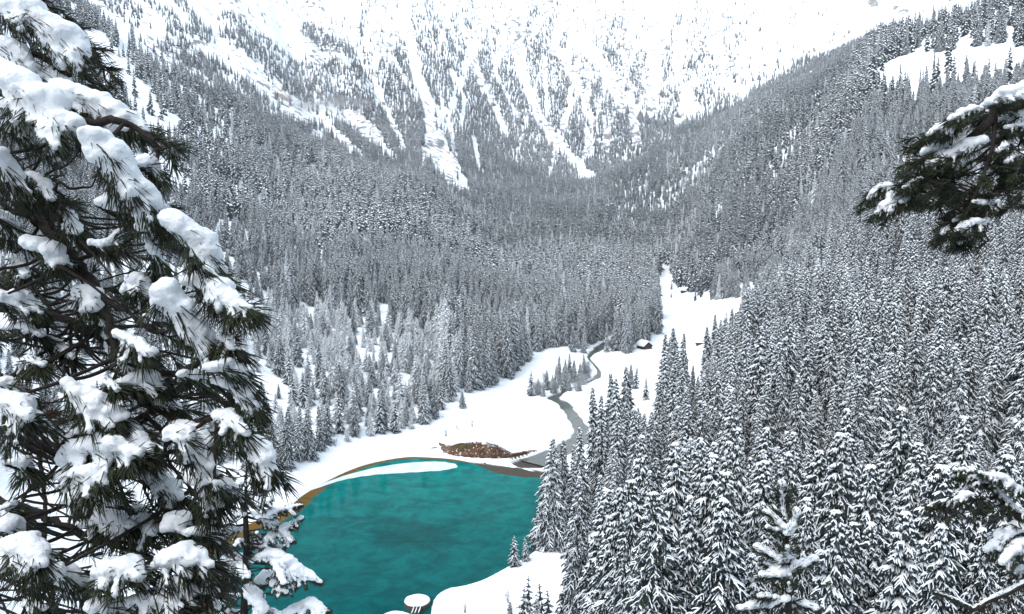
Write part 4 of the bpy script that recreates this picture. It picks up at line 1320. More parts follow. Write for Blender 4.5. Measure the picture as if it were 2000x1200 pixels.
# snow-heaped boughs: photo spine, half-thickness (px), depth (m)
CL = [
    ([(-30, 20), (30, 22), (85, 50), (135, 82), (165, 104)], [24, 34, 36, 30, 12], 2.35), ([(-20, 80), (20, 100), (48, 125), (78, 155)], [26, 26, 25, 12], 2.3),
    ([(92, 165), (118, 150), (142, 163)], [14, 26, 14], 2.35), ([(80, 192), (130, 190), (180, 203), (232, 228), (288, 256)], [18, 32, 34, 28, 9], 2.25),
    ([(-10, 140), (45, 175), (88, 212), (140, 252)], [30, 38, 36, 26], 2.15), ([(160, 268), (190, 280), (215, 312), (245, 352), (290, 402)], [16, 30, 36, 36, 18], 2.0),
    ([(-30, 200), (20, 232), (65, 262), (112, 272)], [28, 32, 28, 14], 2.15), ([(-20, 300), (18, 338), (46, 388)], [22, 26, 15], 2.1),
    ([(262, 330), (288, 320), (312, 345)], [12, 20, 12], 2.1), ([(322, 428), (350, 445), (380, 475), (405, 505), (430, 532)], [18, 28, 32, 27, 11], 2.0),
    ([(195, 402), (250, 400), (300, 412), (325, 425)], [20, 28, 24, 12], 2.1), ([(330, 560), (328, 585), (348, 612), (378, 642), (408, 668)], [18, 32, 34, 30, 14], 1.95),
    ([(362, 552), (400, 550), (432, 575), (462, 595), (488, 602)], [14, 25, 25, 18, 8], 2.0), ([(62, 480), (92, 490), (118, 512)], [18, 23, 14], 2.2),
    ([(-15, 418), (12, 435), (28, 462)], [15, 19, 12], 2.2), ([(243, 572), (270, 553), (290, 576)], [13, 19, 13], 2.15), ([(146, 602), (166, 572), (186, 602)], [17, 24, 17], 2.25),
    ([(-20, 588), (36, 586), (78, 606)], [18, 21, 10], 2.2), ([(424, 668), (440, 668), (452, 682)], [10, 16, 9], 2.0), ([(405, 722), (445, 716), (472, 738), (487, 768)], [11, 22, 22, 12], 1.95),
    ([(418, 748), (450, 752), (480, 776), (502, 797)], [13, 20, 20, 9], 1.98), ([(232, 748), (265, 745), (295, 740), (314, 752)], [10, 20, 20, 9], 2.1), ([(348, 732), (380, 735), (408, 748)], [12, 16, 9], 2.05),
    ([(122, 742), (155, 770), (192, 796), (237, 817)], [11, 22, 26, 14], 2.05), ([(-20, 780), (28, 800), (58, 818)], [26, 28, 13], 2.0), ([(-20, 745), (28, 755), (52, 766)], [13, 15, 9], 2.15),
    ([(38, 712), (60, 706), (82, 714)], [9, 12, 8], 2.2), ([(203, 752), (216, 750), (228, 762)], [8, 10, 7], 2.1), ([(178, 474), (208, 480), (236, 456)], [11, 14, 9], 2.15), ([(122, 405), (140, 432), (152, 455)], [11, 15, 11], 2.2),
    ([(243, 706), (257, 720), (278, 742)], [13, 17, 12], 2.1), ([(228, 650), (260, 670), (292, 692)], [12, 17, 13], 2.12), ([(122, 912), (150, 888), (190, 876), (232, 880), (274, 888)], [13, 26, 28, 26, 12], 2.05),
    ([(115, 937), (145, 930), (176, 930), (202, 946)], [11, 22, 22, 11], 2.0), ([(328, 858), (346, 847), (372, 876), (396, 906), (422, 927)], [14, 24, 26, 24, 11], 1.98), ([(218, 852), (250, 840), (275, 865), (288, 888)], [12, 20, 18, 10], 2.1),
    ([(346, 830), (380, 840), (408, 867)], [11, 18, 11], 2.08), ([(423, 816), (450, 820), (478, 848)], [13, 21, 11], 1.97), ([(465, 868), (490, 875), (512, 897), (534, 917)], [12, 25, 25, 11], 1.93), ([(267, 926), (300, 930), (326, 951), (348, 972)], [13, 22, 22, 11], 2.15),
    ([(368, 936), (395, 950), (415, 970), (428, 987)], [10, 20, 18, 9], 2.05), ([(418, 945), (445, 950), (464, 967)], [10, 16, 9], 2.0), ([(318, 990), (345, 1000), (364, 1012)], [9, 14, 9], 2.15), ([(122, 987), (165, 985), (205, 980), (228, 987)], [10, 16, 16, 9], 2.2),
    ([(162, 1026), (200, 1016), (230, 1020), (258, 1032)], [12, 22, 22, 12], 2.15), ([(252, 1030), (280, 1021), (298, 1042)], [12, 18, 12], 2.12), ([(250, 1001), (270, 996), (288, 1007)], [8, 13, 8], 2.2), ([(322, 1036), (350, 1025), (378, 1047)], [12, 23, 12], 2.05),
    ([(372, 1042), (405, 1041), (433, 1057)], [10, 16, 8], 2.03), ([(-20, 1030), (18, 1028), (38, 1053)], [20, 24, 14], 2.05), ([(0, 1082), (35, 1066), (66, 1081), (78, 1103)], [14, 29, 27, 13], 1.95), ([(38, 1112), (65, 1111), (91, 1132)], [12, 18, 11], 2.0),
    ([(107, 1113), (136, 1130), (168, 1158)], [12, 25, 21], 1.95), ([(182, 1142), (215, 1117), (241, 1111), (271, 1127)], [14, 26, 28, 13], 1.97), ([(302, 1107), (340, 1091), (376, 1091), (408, 1107)], [12, 25, 25, 11], 1.95), ([(317, 1142), (355, 1141), (391, 1151), (424, 1157)], [12, 22, 20, 9], 1.95),
    ([(252, 1182), (290, 1171), (326, 1176), (354, 1187)], [14, 22, 20, 9], 1.95), ([(176, 1192), (220, 1181), (262, 1192)], [18, 20, 16], 1.95), ([(-15, 1002), (0, 998), (22, 988)], [13, 15, 11], 2.2), ([(12, 907), (45, 906), (65, 927)], [10, 17, 9], 2.15), ([(42, 1182), (66, 1179), (85, 1190)], [9, 11, 8], 2.05),
    ([(138, 852), (155, 845), (168, 852)], [9, 12, 8], 2.2), ([(185, 560), (200, 620), (215, 690)], [6, 10, 7], 2.3), ([(10, 640), (50, 640), (80, 655)], [9, 13, 9], 2.3), ([(290, 480), (310, 510), (300, 545)], [8, 14, 9], 2.15), ([(60, 340), (85, 360), (100, 390)], [8, 13, 9], 2.2),
    ([(430, 1105), (445, 1120), (440, 1140)], [5, 8, 5], 2.1), ([(20, 500), (40, 520), (50, 540)], [8, 13, 9], 2.3), ([(300, 790), (330, 790), (350, 800)], [7, 11, 7], 2.15), ([(95, 660), (120, 680), (140, 700)], [8, 12, 8], 2.3),
]
for spn, rad, d in CL:
    dz = r.uniform(-.12, .12)
    n = len(spn)
    pts = [rel(px, py, d + dz * (i / (n - 1) - .3) - .03) for i, (px, py) in enumerate(spn)]
    rr_ = [q * 1.06 * d / F for q in rad]
    make_bough(tree, pts, rr_, limbs, r, .066, .0033, 52, wood_r=.0035)
# reddish dying tips
for (x0, y0), (x1, y1), d in [((427, 690), (452, 664), 2.0), ((430, 812), (462, 786), 2.0), ((300, 690), (285, 700), 2.1), ((85, 830), (95, 815), 2.3), ((265, 1100), (240, 1085), 2.2), ((455, 775), (470, 790), 1.98)]:
    pts = [rel(x0, y0, d), rel((x0 + x1) / 2, (y0 + y1) / 2 - 2, d), rel(x1, y1, d)]
    make_bough(tree, pts, [.004, .004, .003], limbs, r, .045, .0028, 60, snow=False, red=True, fingers=False, wood_r=.004)
# sinuous bare twigs hanging through the inside of the crown
for k in range(110):
    x, y = r.uniform(-40, 300), r.uniform(330, 1180)
    if x > 60 + .33 * (y - 200): continue
    d = r.uniform(2.1, 2.7)
    p0 = rel(x, y, d); q = [p0]
    dr_ = Vector((r.uniform(.3, 1), r.uniform(-.5, .5), r.uniform(-1.1, .1))).normalized()
    for j in range(5):
        dr_ = (dr_ + Vector((r.uniform(-.35, .35), r.uniform(-.35, .35), r.uniform(-.2, .32)))).normalized()
        q.append(q[-1] + dr_ * r.uniform(.04, .09))
    dd, q0, lb, qi = nearest_on(limbs, p0)
    path = catmull([tuple(q0), tuple(q0.lerp(p0, .5) + Vector((0, 0, -.02)))] + [tuple(v) for v in q], 3)
    m_ = MB(); m_.tube(path, [.0042 * (1.3 - .9 * i / len(path)) for i in range(len(path))], 5)
    tw = m_.build('twig', [M_twig], tree, True)
    if r.random() < .5:
        needle_mesh([(Vector(path[-1]), (dr_ + Vector((r.uniform(-.7, .7), r.uniform(-.7, .7), r.uniform(-.7, .5)))).normalized(), .055 * r.uniform(.7, 1.1), .003, 0) for _ in range(22)], [M_pineneedle, M_redneedle], 'needles', tw, r)
# dark tufts in the depth of the crown and along its edge
EDGE = [(0, 200), (130, 160), (300, 270), (330, 390), (430, 540), (480, 640), (470, 720), (500, 800), (545, 925), (440, 1000), (430, 1150), (420, 1210)]
ys_ = [e[1] for e in EDGE]; xs_ = [e[0] for e in EDGE]
cnt = 0
while cnt < 120:
    y = r.uniform(120, 1215); lim = np.interp(y, sorted(ys_), [x for _, x in sorted(zip(ys_, xs_))]) - 25
    x = r.uniform(-60, lim)
    if 860 < y < 1040 and r.random() < .6: continue
    if 330 < y < 860 or r.random() < .55:
        d = r.uniform(2.15, 2.95)
        p = rel(x, y, d)
        dr_ = Vector((r.uniform(.2, 1), r.uniform(-.8, .6), r.uniform(-.8, .25))).normalized()
        bare_tuft(tree, p, dr_, limbs, r, .066, .0034, 30)
        cnt += 1
for x, y, d in [(140, 70, 2.7), (170, 110, 2.65), (195, 125, 2.65), (210, 140, 2.6), (120, 20, 2.7), (100, 5, 2.7), (60, 0, 2.7), (150, 135, 2.5), (185, 150, 2.5), (130, 45, 2.75), (165, 85, 2.6), (205, 155, 2.6), (310, 270, 2.1), (330, 290, 2.1), (300, 440, 2.1), (318, 395, 2.1), (330, 420, 2.05), (425, 535, 2.0)]:
    bare_tuft(tree, rel(x, y, d), Vector((r.uniform(.3, 1), r.uniform(-.5, .5), r.uniform(-.8, 0))).normalized(), limbs, r, .06, .0036, 40)
finish_snow()
# ------------------------------------------------------------------ other pines near the viewpoint
M_frost = mat('frosted_needles', (0.030, 0.036, 0.026), 0.7, noise=30, color2=(0.16, 0.18, 0.19), spec=.15)


class Near:
    """a pine known from its photo traces; parts are relative to its foot"""
    def __init__(self, name, px, depth, label, off=0.0, ztop=None):
        p = at_depth(px, 1000, depth)
        self.base = Vector((p.x, p.y, float(ground(p.x, p.y)) - .1))
        self.root = empty(name, self.base)
        tag(self.root, label, 'pine')
        self.limbs = []

    def rel(self, px, py, d):
        return at_depth(px, py, d) - self.base

    def limb(self, pts, r0, r1, name='limb'):
        c = [Vector(q) for q in catmull([tuple(self.rel(*p)) if len(p) == 3 and not isinstance(p, Vector) else tuple(p) for p in pts], 6)]
        n = len(c)
        m_ = MB(); m_.tube(c, [r0 + (r1 - r0) * i / (n - 1) for i in range(n)], 7)
        m_.build(name, [M_twig], self.root, True)
        self.limbs.append(c)

    def boughs(self, CL_, d0, jit, nlen, nwid, dens, r, scale=1.0, wood=.006, fingers=True):
        for spn, rad in CL_:
            dz = r.uniform(-jit, jit); dd0 = r.uniform(-jit, jit)
            n = len(spn)
            pts = [self.rel(px, py, d0 + dd0 * .5 + dz * (i / (n - 1))) for i, (px, py) in enumerate(spn)]
            make_bough(self.root, pts, [q * scale * d0 / F for q in rad], self.limbs, r, nlen, nwid, dens, wood_r=wood, fingers=fingers)


r = random.Random(21)
# -- bough reaching in beside the clearing
t1 = Near('pine_tree', 2380, 5.4, 'dark pine with one long shaggy bough reaching into view below the snowy clearing')
m_ = MB(); top_ = 8.5
m_.tube([Vector((0, 0, -.3)), Vector((0, .03, 2)), Vector((.05, 0, 4.5)), Vector((0, 0, top_))], [.2, .17, .12, .03], 12)
m_.build('trunk', [M_bark], t1.root, True)
D1 = 4.6
t1.limb([(2370, 60, 5.35), (2120, 185, 4.8), (2000, 200, D1), (1945, 212, D1), (1930, 240, D1), (1890, 275, D1), (1850, 310, D1), (1800, 345, D1), (1735, 380, D1)], .05, .008)
t1.limb([(1945, 212, D1), (1905, 222, D1), (1860, 245, D1), (1800, 275, D1)], .014, .006)
t1.limb([(1942, 214, D1), (1942, 250, D1), (1935, 300, 4.55), (1905, 380, 4.5), (1880, 430, 4.5), (1865, 460, 4.5)], .016, .006)
t1.limb([(2200, 230, 4.9), (2060, 260, 4.7), (1980, 262, D1), (1950, 275, D1)], .02, .008)
t1.limb([(2120, 330, 4.8), (2010, 350, 4.7), (1960, 370, D1), (1930, 395, D1)], .015, .006)
t1.boughs([
    ([(1918, 208), (1945, 196), (1975, 184), (2015, 172)], [10, 17, 21, 22]), ([(1916, 214), (1900, 214), (1880, 222), (1856, 234)], [8, 11, 12, 8]), ([(1900, 224), (1876, 234), (1855, 247), (1838, 258)], [10, 15, 14, 8]),
    ([(1856, 240), (1835, 250), (1812, 264)], [7, 10, 6]), ([(1815, 268), (1800, 272), (1786, 284)], [5, 6, 4]), ([(1852, 278), (1826, 295), (1800, 313), (1773, 334)], [9, 17, 17, 9]), ([(1880, 286), (1856, 298), (1830, 313), (1802, 330), (1780, 342)], [10, 15, 15, 13, 7]),
    ([(1916, 276), (1890, 286), (1865, 300), (1840, 311), (1818, 322)], [12, 18, 16, 14, 8]), ([(1892, 312), (1872, 320), (1855, 325)], [9, 11, 6]), ([(1745, 366), (1726, 366), (1712, 371), (1698, 388)], [7, 10, 10, 6]), ([(1762, 378), (1746, 388), (1731, 402), (1714, 417)], [9, 15, 14, 7]),
    ([(1779, 385), (1770, 390), (1761, 396)], [8, 10, 6]), ([(1813, 370), (1800, 380), (1785, 391)], [8, 12, 7]), ([(1896, 422), (1881, 425), (1866, 433)], [8, 11, 7]), ([(1926, 432), (1901, 438), (1883, 445), (1868, 452)], [9, 14, 12, 7]),
    ([(1868, 443), (1852, 449), (1840, 457)], [7, 11, 7]), ([(1897, 460), (1885, 468), (1875, 476)], [8, 8, 5]), ([(1937, 370), (1920, 372), (1906, 376)], [7, 9, 6]), ([(1947, 396), (1926, 398), (1903, 396)], [9, 12, 7]), ([(1992, 256), (1966, 259), (1943, 253)], [11, 15, 10]),
    ([(2015, 251), (1986, 248), (1966, 251)], [9, 10, 7]), ([(1997, 222), (1976, 228), (1953, 237)], [10, 13, 8]), ([(1928, 218), (1919, 228), (1910, 236)], [8, 9, 6]), ([(1972, 276), (1962, 286), (1950, 296)], [8, 9, 6]), ([(1800, 350), (1780, 358), (1765, 368)], [6, 8, 5]), ([(2010, 300), (1985, 305), (1965, 318)], [7, 8, 6]),
    ([(1905, 405), (1885, 408), (1870, 415)], [5, 6, 5]), ([(1990, 345), (1970, 350), (1955, 362)], [5, 6, 5]),
], D1, .16, .075, .0042, 72, r, .92)
for k in range(190):
    a = r.random()
    x = r.uniform(1770, 2020); y = np.interp(x, [1700, 1800, 1900, 2020], [385, 325, 330, 330]) + r.uniform(-25, 70)
    if x > 1930 and y > 370 and r.random() < .5: continue
    if r.random() < .16: x, y = r.uniform(1845, 1930), r.uniform(400, 470)
    bare_tuft(t1.root, t1.rel(x, y, r.uniform(4.4, 4.9)), Vector((-r.uniform(.2, 1), r.uniform(-.6, .6), r.uniform(-.7, .1))).normalized(), t1.limbs, r, .075, .0042, 30, wood_r=.004)
for x, y in [(1700, 395), (1710, 380), (1695, 405), (1720, 420), (1735, 428), (1790, 285), (1788, 268), (1795, 295), (1845, 470), (1870, 478), (1975, 405), (1990, 395), (1965, 415)]:
    bare_tuft(t1.root, t1.rel(x, y, D1), Vector((-r.uniform(.5, 1), r.uniform(-.4, .4), r.uniform(-.6, 0))).normalized(), t1.limbs, r, .07, .004, 34, wood_r=.004)
finish_snow()

# -- slender pine between the big pine and the lake
t2 = Near('pine_tree', 479, 9.0, 'slender young pine with thick snow pads standing between the big pine and the lake')
m_ = MB()
tp2 = [Vector((0, 0, -.2))] + [t2.rel(*p) for p in [(478, 1290, 9.0), (477, 1200, 9.0), (482, 1060, 9.0), (479, 1000, 9.0), (481, 935, 9.0), (482, 905, 9.0)]]
m_.tube(tp2, [.085, .06, .045, .036, .028, .014, .006], 9)
m_.build('trunk', [M_twig], t2.root, True)
t2.limbs.append([tp2[i].lerp(tp2[i + 1], f / 8) for i in range(1, 6) for f in range(8)])
SM = [
    ([(505, 1012), (530, 1003), (560, 993), (588, 987)], [7, 10, 9, 4]), ([(492, 1002), (512, 1014), (528, 1021), (541, 1026)], [7, 9, 9, 5]), ([(478, 1006), (465, 1004), (452, 1009)], [6, 9, 5]), ([(495, 1080), (515, 1064), (540, 1042), (560, 1031), (588, 1012)], [5, 10, 12, 11, 5]),
    ([(545, 1040), (560, 1046), (568, 1057)], [9, 10, 5]), ([(515, 1062), (506, 1050), (502, 1042)], [6, 6, 4]), ([(522, 1058), (540, 1066), (554, 1076)], [8, 9, 5]), ([(490, 1098), (512, 1086), (540, 1085), (566, 1101), (592, 1121), (627, 1138)], [7, 12, 15, 15, 12, 4]),
    ([(548, 1100), (562, 1128), (578, 1146)], [10, 10, 6]), ([(535, 1098), (545, 1118), (553, 1140)], [9, 9, 6]), ([(474, 1086), (460, 1095), (444, 1101), (424, 1109), (400, 1119)], [7, 13, 15, 13, 7]), ([(452, 1103), (441, 1126), (424, 1152)], [13, 13, 8]), ([(464, 1100), (474, 1115), (484, 1128)], [8, 10, 6]),
    ([(472, 1089), (450, 1076), (430, 1066), (414, 1058)], [3, 6, 8, 6]), ([(462, 1026), (440, 1018), (415, 1020), (392, 1029)], [5, 10, 10, 6]), ([(475, 1036), (456, 1035), (440, 1046), (432, 1056)], [7, 10, 9, 5]), ([(488, 1142), (508, 1131), (522, 1123), (536, 1131), (547, 1142)], [4, 11, 11, 11, 7]),
    ([(530, 1140), (545, 1150), (558, 1157)], [8, 9, 6]), ([(480, 1150), (490, 1155), (500, 1172), (512, 1192)], [8, 14, 15, 13]), ([(500, 1158), (508, 1165), (516, 1180)], [8, 9, 6]), ([(472, 1165), (452, 1167), (430, 1179)], [4, 9, 7]), ([(500, 1222), (585, 1191), (602, 1183), (622, 1189), (643, 1194)], [8, 15, 15, 11, 4]),
    ([(500, 1203), (526, 1196), (546, 1201)], [7, 10, 7]), ([(482, 940), (494, 942), (502, 935)], [5, 7, 4]), ([(484, 965), (505, 957), (522, 950)], [5, 8, 5]), ([(480, 975), (462, 968), (450, 972)], [5, 7, 4]), ([(486, 990), (510, 985), (530, 975)], [5, 8, 5]), ([(479, 950), (468, 945), (460, 950)], [4, 6, 4]), ([(470, 1195), (445, 1200), (420, 1207)], [5, 10, 7]),
    ([(478, 1060), (468, 1058), (460, 1066)], [4, 6, 4]), ([(484, 1062), (492, 1060), (500, 1066)], [3, 5, 3]),
]
t2.boughs(SM, 9.0, .35, .046, .0055, 85, r, 1.05, wood=.010)
for k in range(40):
    y = r.uniform(925, 1205); s_ = r.choice((-1, 1))
    bare_tuft(t2.root, t2.rel(480 + s_ * r.uniform(8, 22 + (y - 925) * .12), y, 9 + r.uniform(-.4, .4)), Vector((s_ * r.uniform(.3, 1), r.uniform(-.6, .6), r.uniform(-.3, .5))).normalized(), t2.limbs, r, .05, .005, 40, wood_r=.006)
finish_snow()

# -- the top of a young pine against the near spruces
t3 = Near('pine_tree', 1541, 5.2, 'young pine top with stubby snow-covered arms in front of the near spruces')
m_ = MB()
tp3 = [Vector((0, 0, -.2))] + [t3.rel(*p) for p in [(1543, 1290, 5.2), (1540, 1180, 5.2), (1540, 1110, 5.2), (1536, 1045, 5.2), (1529, 990, 5.2), (1527, 945, 5.2)]]
m_.tube(tp3, [.05, .03, .022, .018, .014, .009, .004], 8)
m_.build('trunk', [M_twig], t3.root, True)
t3.limbs.append([tp3[i].lerp(tp3[i + 1], f / 8) for i in range(1, 6) for f in range(8)])
t3.boughs([
    ([(1534, 1020), (1529, 985), (1527, 962), (1527, 946)], [5, 5, 6, 8]), ([(1531, 1030), (1518, 1017), (1505, 1005), (1495, 1000)], [8, 8, 7, 5]), ([(1538, 1046), (1549, 1025), (1554, 1001)], [12, 10, 8]), ([(1533, 1036), (1515, 1036), (1500, 1030)], [9, 8, 5]), ([(1536, 1100), (1510, 1086), (1491, 1076), (1480, 1070)], [11, 10, 11, 9]),
    ([(1531, 1106), (1511, 1106), (1497, 1101)], [9, 9, 6]), ([(1538, 1115), (1515, 1121), (1488, 1123)], [13, 12, 7]), ([(1546, 1111), (1570, 1101), (1590, 1093)], [11, 10, 9]), ([(1540, 1170), (1510, 1178), (1480, 1184), (1444, 1188)], [9, 12, 12, 7]), ([(1520, 1168), (1500, 1165), (1484, 1165)], [6, 8, 6]),
    ([(1545, 1172), (1570, 1180), (1592, 1188)], [6, 9, 8]), ([(1545, 1176), (1558, 1190), (1568, 1204)], [6, 8, 6]), ([(1540, 1090), (1539, 1080), (1538, 1070)], [9, 7, 5]), ([(1541, 1155), (1541, 1148), (1541, 1140)], [5, 5, 4]), ([(1538, 1120), (1540, 1130), (1540, 1138)], [6, 6, 4]),
], 5.2, .10, .078, .0036, 80, r, 1.12, wood=.006, fingers=False)
for y in range(960, 1200, 11):
    for s_ in (-1, 1):
        xx_ = np.interp(y, [945, 1050, 1200], [1528, 1537, 1541])
        bare_tuft(t3.root, t3.rel(xx_ + s_ * 3, y, 5.2), Vector((s_ * r.uniform(.3, .9), r.uniform(-.7, .7), r.uniform(.1, .7))).normalized(), t3.limbs, r, .07, .0034, 26, wood_r=.003)
finish_snow()

# -- arching limb low on the other side
t4 = Near('pine_tree', 2330, 10.5, 'pine whose arching snow-covered limb sags over the lowest spruces')
m_ = MB()
m_.tube([Vector((0, 0, -.3)), Vector((0, .05, 2.5)), Vector((.05, 0, 5)), Vector((0, 0, 9.5))], [.2, .16, .11, .02], 12)
m_.build('trunk', [M_bark], t4.root, True)
D4 = 8.6
t4.limb([(2325, 1250, 10.4), (2120, 1120, 9.2), (2010, 1026, D4), (1980, 996, D4), (1955, 971, D4), (1935, 951, D4), (1915, 938, D4), (1895, 933, D4), (1862, 933, D4)], .07, .012)
t4.limb([(1955, 971, D4), (1920, 975, D4), (1880, 978, D4), (1840, 983, D4), (1815, 991, D4)], .02, .008)
t4.limb([(2120, 1120, 9.2), (2040, 1060, 8.7), (1985, 1050, D4), (1940, 1075, D4)], .03, .01)
t4.limb([(2325, 1180, 10.4), (2100, 1110, 9.0), (2010, 1140, 8.2), (1970, 1160, 8.1), (1930, 1176, 8.0), (1900, 1192, 8.0), (1860, 1172, 8.0), (1828, 1160, 8.0)], .026, .006)
t4.limb([(1900, 1192, 8.0), (1880, 1215, 8.0)], .012, .008)
t4.limb([(1965, 1160, 8.1), (1975, 1185, 8.1), (1985, 1215, 8.1)], .012, .006)
t4.limb([(1970, 960, D4), (1985, 955, D4), (2020, 960, D4)], .015, .008)
CL4 = [
    ([(2012, 1020), (1980, 991), (1956, 968), (1936, 948), (1915, 936), (1893, 931), (1864, 931)], [8, 9, 9, 10, 10, 8, 6]), ([(2010, 965), (1985, 953), (1970, 944), (1955, 935), (1935, 930), (1914, 925)], [8, 10, 13, 14, 10, 6]), ([(1900, 922), (1884, 918), (1866, 918)], [5, 8, 6]),
    ([(1908, 944), (1892, 954), (1880, 962)], [6, 8, 5]), ([(1900, 965), (1884, 969), (1868, 975), (1842, 981), (1814, 990)], [5, 12, 9, 8, 5]), ([(2015, 1040), (1986, 1034), (1965, 1045), (1945, 1064), (1928, 1077)], [14, 18, 17, 15, 9]), ([(2018, 1072), (1988, 1064), (1971, 1084), (1958, 1100)], [20, 17, 14, 8]),
    ([(1970, 1040), (1950, 1040), (1932, 1052)], [8, 10, 6]), ([(2012, 1132), (1972, 1153), (1932, 1171), (1902, 1187)], [7, 6, 6, 5]), ([(1902, 1188), (1862, 1168), (1828, 1157)], [4, 4, 3]), ([(2015, 1110), (1998, 1112), (1985, 1120)], [9, 10, 7]), ([(1950, 985), (1935, 990), (1920, 1000)], [4, 6, 4]), ([(1930, 975), (1925, 985), (1912, 995)], [4, 6, 4]),
]
t4.boughs(CL4, D4, .25, .065, .006, 80, r, .88, wood=.010)
for k in range(60):
    x = r.uniform(1815, 2010); y = np.interp(x, [1815, 1880, 1950, 2010], [995, 985, 990, 1010]) + r.uniform(-18, 28)
    bare_tuft(t4.root, t4.rel(x, y, D4 + r.uniform(-.3, .4)), Vector((-r.uniform(.2, 1), r.uniform(-.6, .6), r.uniform(-.8, .1))).normalized(), t4.limbs, r, .07, .006, 26, wood_r=.006)
finish_snow()
# ------------------------------------------------------------------ small things of the valley floor
r = random.Random(77)
M_ice = mat('lake_ice', (0.50, 0.60, 0.60), 0.35, noise=.25, color2=(0.68, 0.75, 0.75), spec=.3)
ICE = [(600, 960), (640, 941), (700, 922), (760, 909), (820, 903), (862, 902), (886, 906), (893, 911), (882, 916), (850, 920), (800, 923), (735, 927), (680, 936), (635, 948)]
ip = [on_plane(a, b, .03) for a, b in ICE]
ip = [Vector(p) for p in catmull([tuple(p) for p in ip], 4, True)]
m_ = MB()
n = len(ip); cen = sum(ip, Vector()) / n
outer = [p + Vector((r.uniform(-.25, .25), r.uniform(-.25, .25), 0)) for p in ip]
m_.add([(p.x, p.y, .0) for p in outer] + [(p.x * .985 + cen.x * .015, p.y * .985 + cen.y * .015, .07) for p in outer],
       [(i, (i + 1) % n, n + (i + 1) % n, n + i) for i in range(n)] + [tuple(range(n, 2 * n))])
ice = m_.build('ice_sheet', [M_ice])
tag(ice, 'pale thin crescent of ice floating along the far lake shore', 'ice')


def snow_cap(mb_, pts, wid, thick, seed):
    """rounded strip of snow lying on a log or rail"""
    rr_ = random.Random(seed)
    V_, F_ = [], []
    for i, p in enumerate(pts):
        t = (pts[min(i + 1, len(pts) - 1)] - pts[max(0, i - 1)]).normalized()
        sd_ = Vector((-t.y, t.x, 0)).normalized()
        e = .35 if i in (0, len(pts) - 1) else rr_.uniform(.8, 1.2)
        for k, (a, h) in enumerate([(-1, -.1), (-.8, .5), (0, 1), (.8, .5), (1, -.1)]):
            V_.append(p + sd_ * wid * e * a + Vector((0, 0, thick * h * e)))
    for i in range(len(pts) - 1):
        for k in range(4):
            F_.append((i * 5 + k, i * 5 + k + 1, (i + 1) * 5 + k + 1, (i + 1) * 5 + k))
        F_.append((i * 5, (i + 1) * 5, (i + 1) * 5 + 4, i * 5 + 4))
    F_.append((0, 1, 2, 3, 4)); F_.append(tuple(len(V_) - 5 + k for k in range(5)))
    mb_.add(V_, F_)


# fallen log closing the lake off from the stream
lp = [on_plane(a, b, .35) for a, b in [(946, 906), (975, 910), (1000, 915), (1022, 919), (1052, 926)]]
lp = [Vector(p) for p in catmull([tuple(p) for p in lp], 4)]
root = empty('fallen_log', lp[0])
tag(root, 'dark fallen log under a cap of snow at the lake outlet', 'log')
m_ = MB(); m_.tube([p - lp[0] for p in lp], [.46 - .012 * i for i in range(len(lp))], 9); m_.build('log', [M_bark], root, True)
m_ = MB(); snow_cap(m_, [p - lp[0] + Vector((0, .25, .30)) for p in lp[:11]], .85, .55, 4); snow_cap(m_, [p - lp[0] + Vector((0, .15, .28)) for p in lp[11:16]], .55, .35, 5); m_.build('snow_cap', [M_snow], root, True)
m_ = MB()
for i, k in enumerate((3, 8, 13)):
    p = lp[k] - lp[0]
    m_.tube([p + Vector((0, -.3, .1)), p + Vector((.3, -.8, -.1 + .3 * i))], [.09, .04], 6)
m_.build('branch_stub', [M_bark], root)
# driftwood on the shore snow
h = hit(848, 877)
root = empty('driftwood', h); tag(root, 'short brown log lying on the snow beside the earth bank', 'log')
m_ = MB(); m_.tube([Vector((-1.0, 0, .15)), Vector((0, .1, .3)), Vector((1.1, .3, .42))], [.16, .19, .12], 8); m_.build('log', [mat('driftwood', (.14, .05, .035), .8, noise=5, color2=(.06, .035, .03))], root, True)
m_ = MB(); snow_cap(m_, [Vector((-.9, .02, .30)), Vector((-.3, .1, .42)), Vector((.3, .15, .48))], .15, .12, 6); m_.build('snow_cap', [M_snow], root, True)

# dry reeds and grass on the bank
M_reed = mat('dry_reeds', (0.16, 0.065, 0.032), 0.85, noise=.9, color2=(0.09, 0.06, 0.03), spec=.1)
V_, F_ = [], []
for k in range(5200):
    px = r.uniform(868, 1032)
    lo = np.interp(px, [862, 885, 930, 985, 1035], [884, 891, 897, 898, 889]); hi = np.interp(px, [862, 885, 930, 985, 1035], [860, 856, 864, 872, 884])
    py = r.uniform(hi, lo)
    if px < 905 and r.random() < .75: continue
    h = hit_cache(px, py) if False else None
    q = on_plane(px, py, float(np.interp(py, [hi, lo], [np.interp(px, [860, 900, 985, 1035], [5, 4.6, 3.4, 1.2]), .6])))
    if not in_poly(np.array([q.x]), np.array([q.y]), BPOLY)[0]: continue
    if vnoise(np.array([q.x]), np.array([q.y]), 1.3, 66)[0] < .33: continue
    z = float(ground(q.x, q.y))
    a = r.uniform(0, 6.28); ln = r.uniform(.4, 1.1); w = r.uniform(.04, .09)
    lean = Vector((math.cos(a) * ln * .5, math.sin(a) * ln * .5 - .15, ln * r.uniform(.5, 1)))
    o = len(V_); sd_ = Vector((math.cos(a + 1.57), math.sin(a + 1.57), 0)) * w
    b_ = Vector((q.x, q.y, z - .03))
    V_ += [b_ - sd_, b_ + sd_, b_ + lean]
    F_.append((o, o + 1, o + 2, o + 2))
reeds = link('dry_reeds', quads_to_mesh('dry_reeds', [tuple(v) for v in V_], F_, [M_reed]))
tag(reeds, 'rust-brown dry reeds covering the earth bank', kind='stuff')

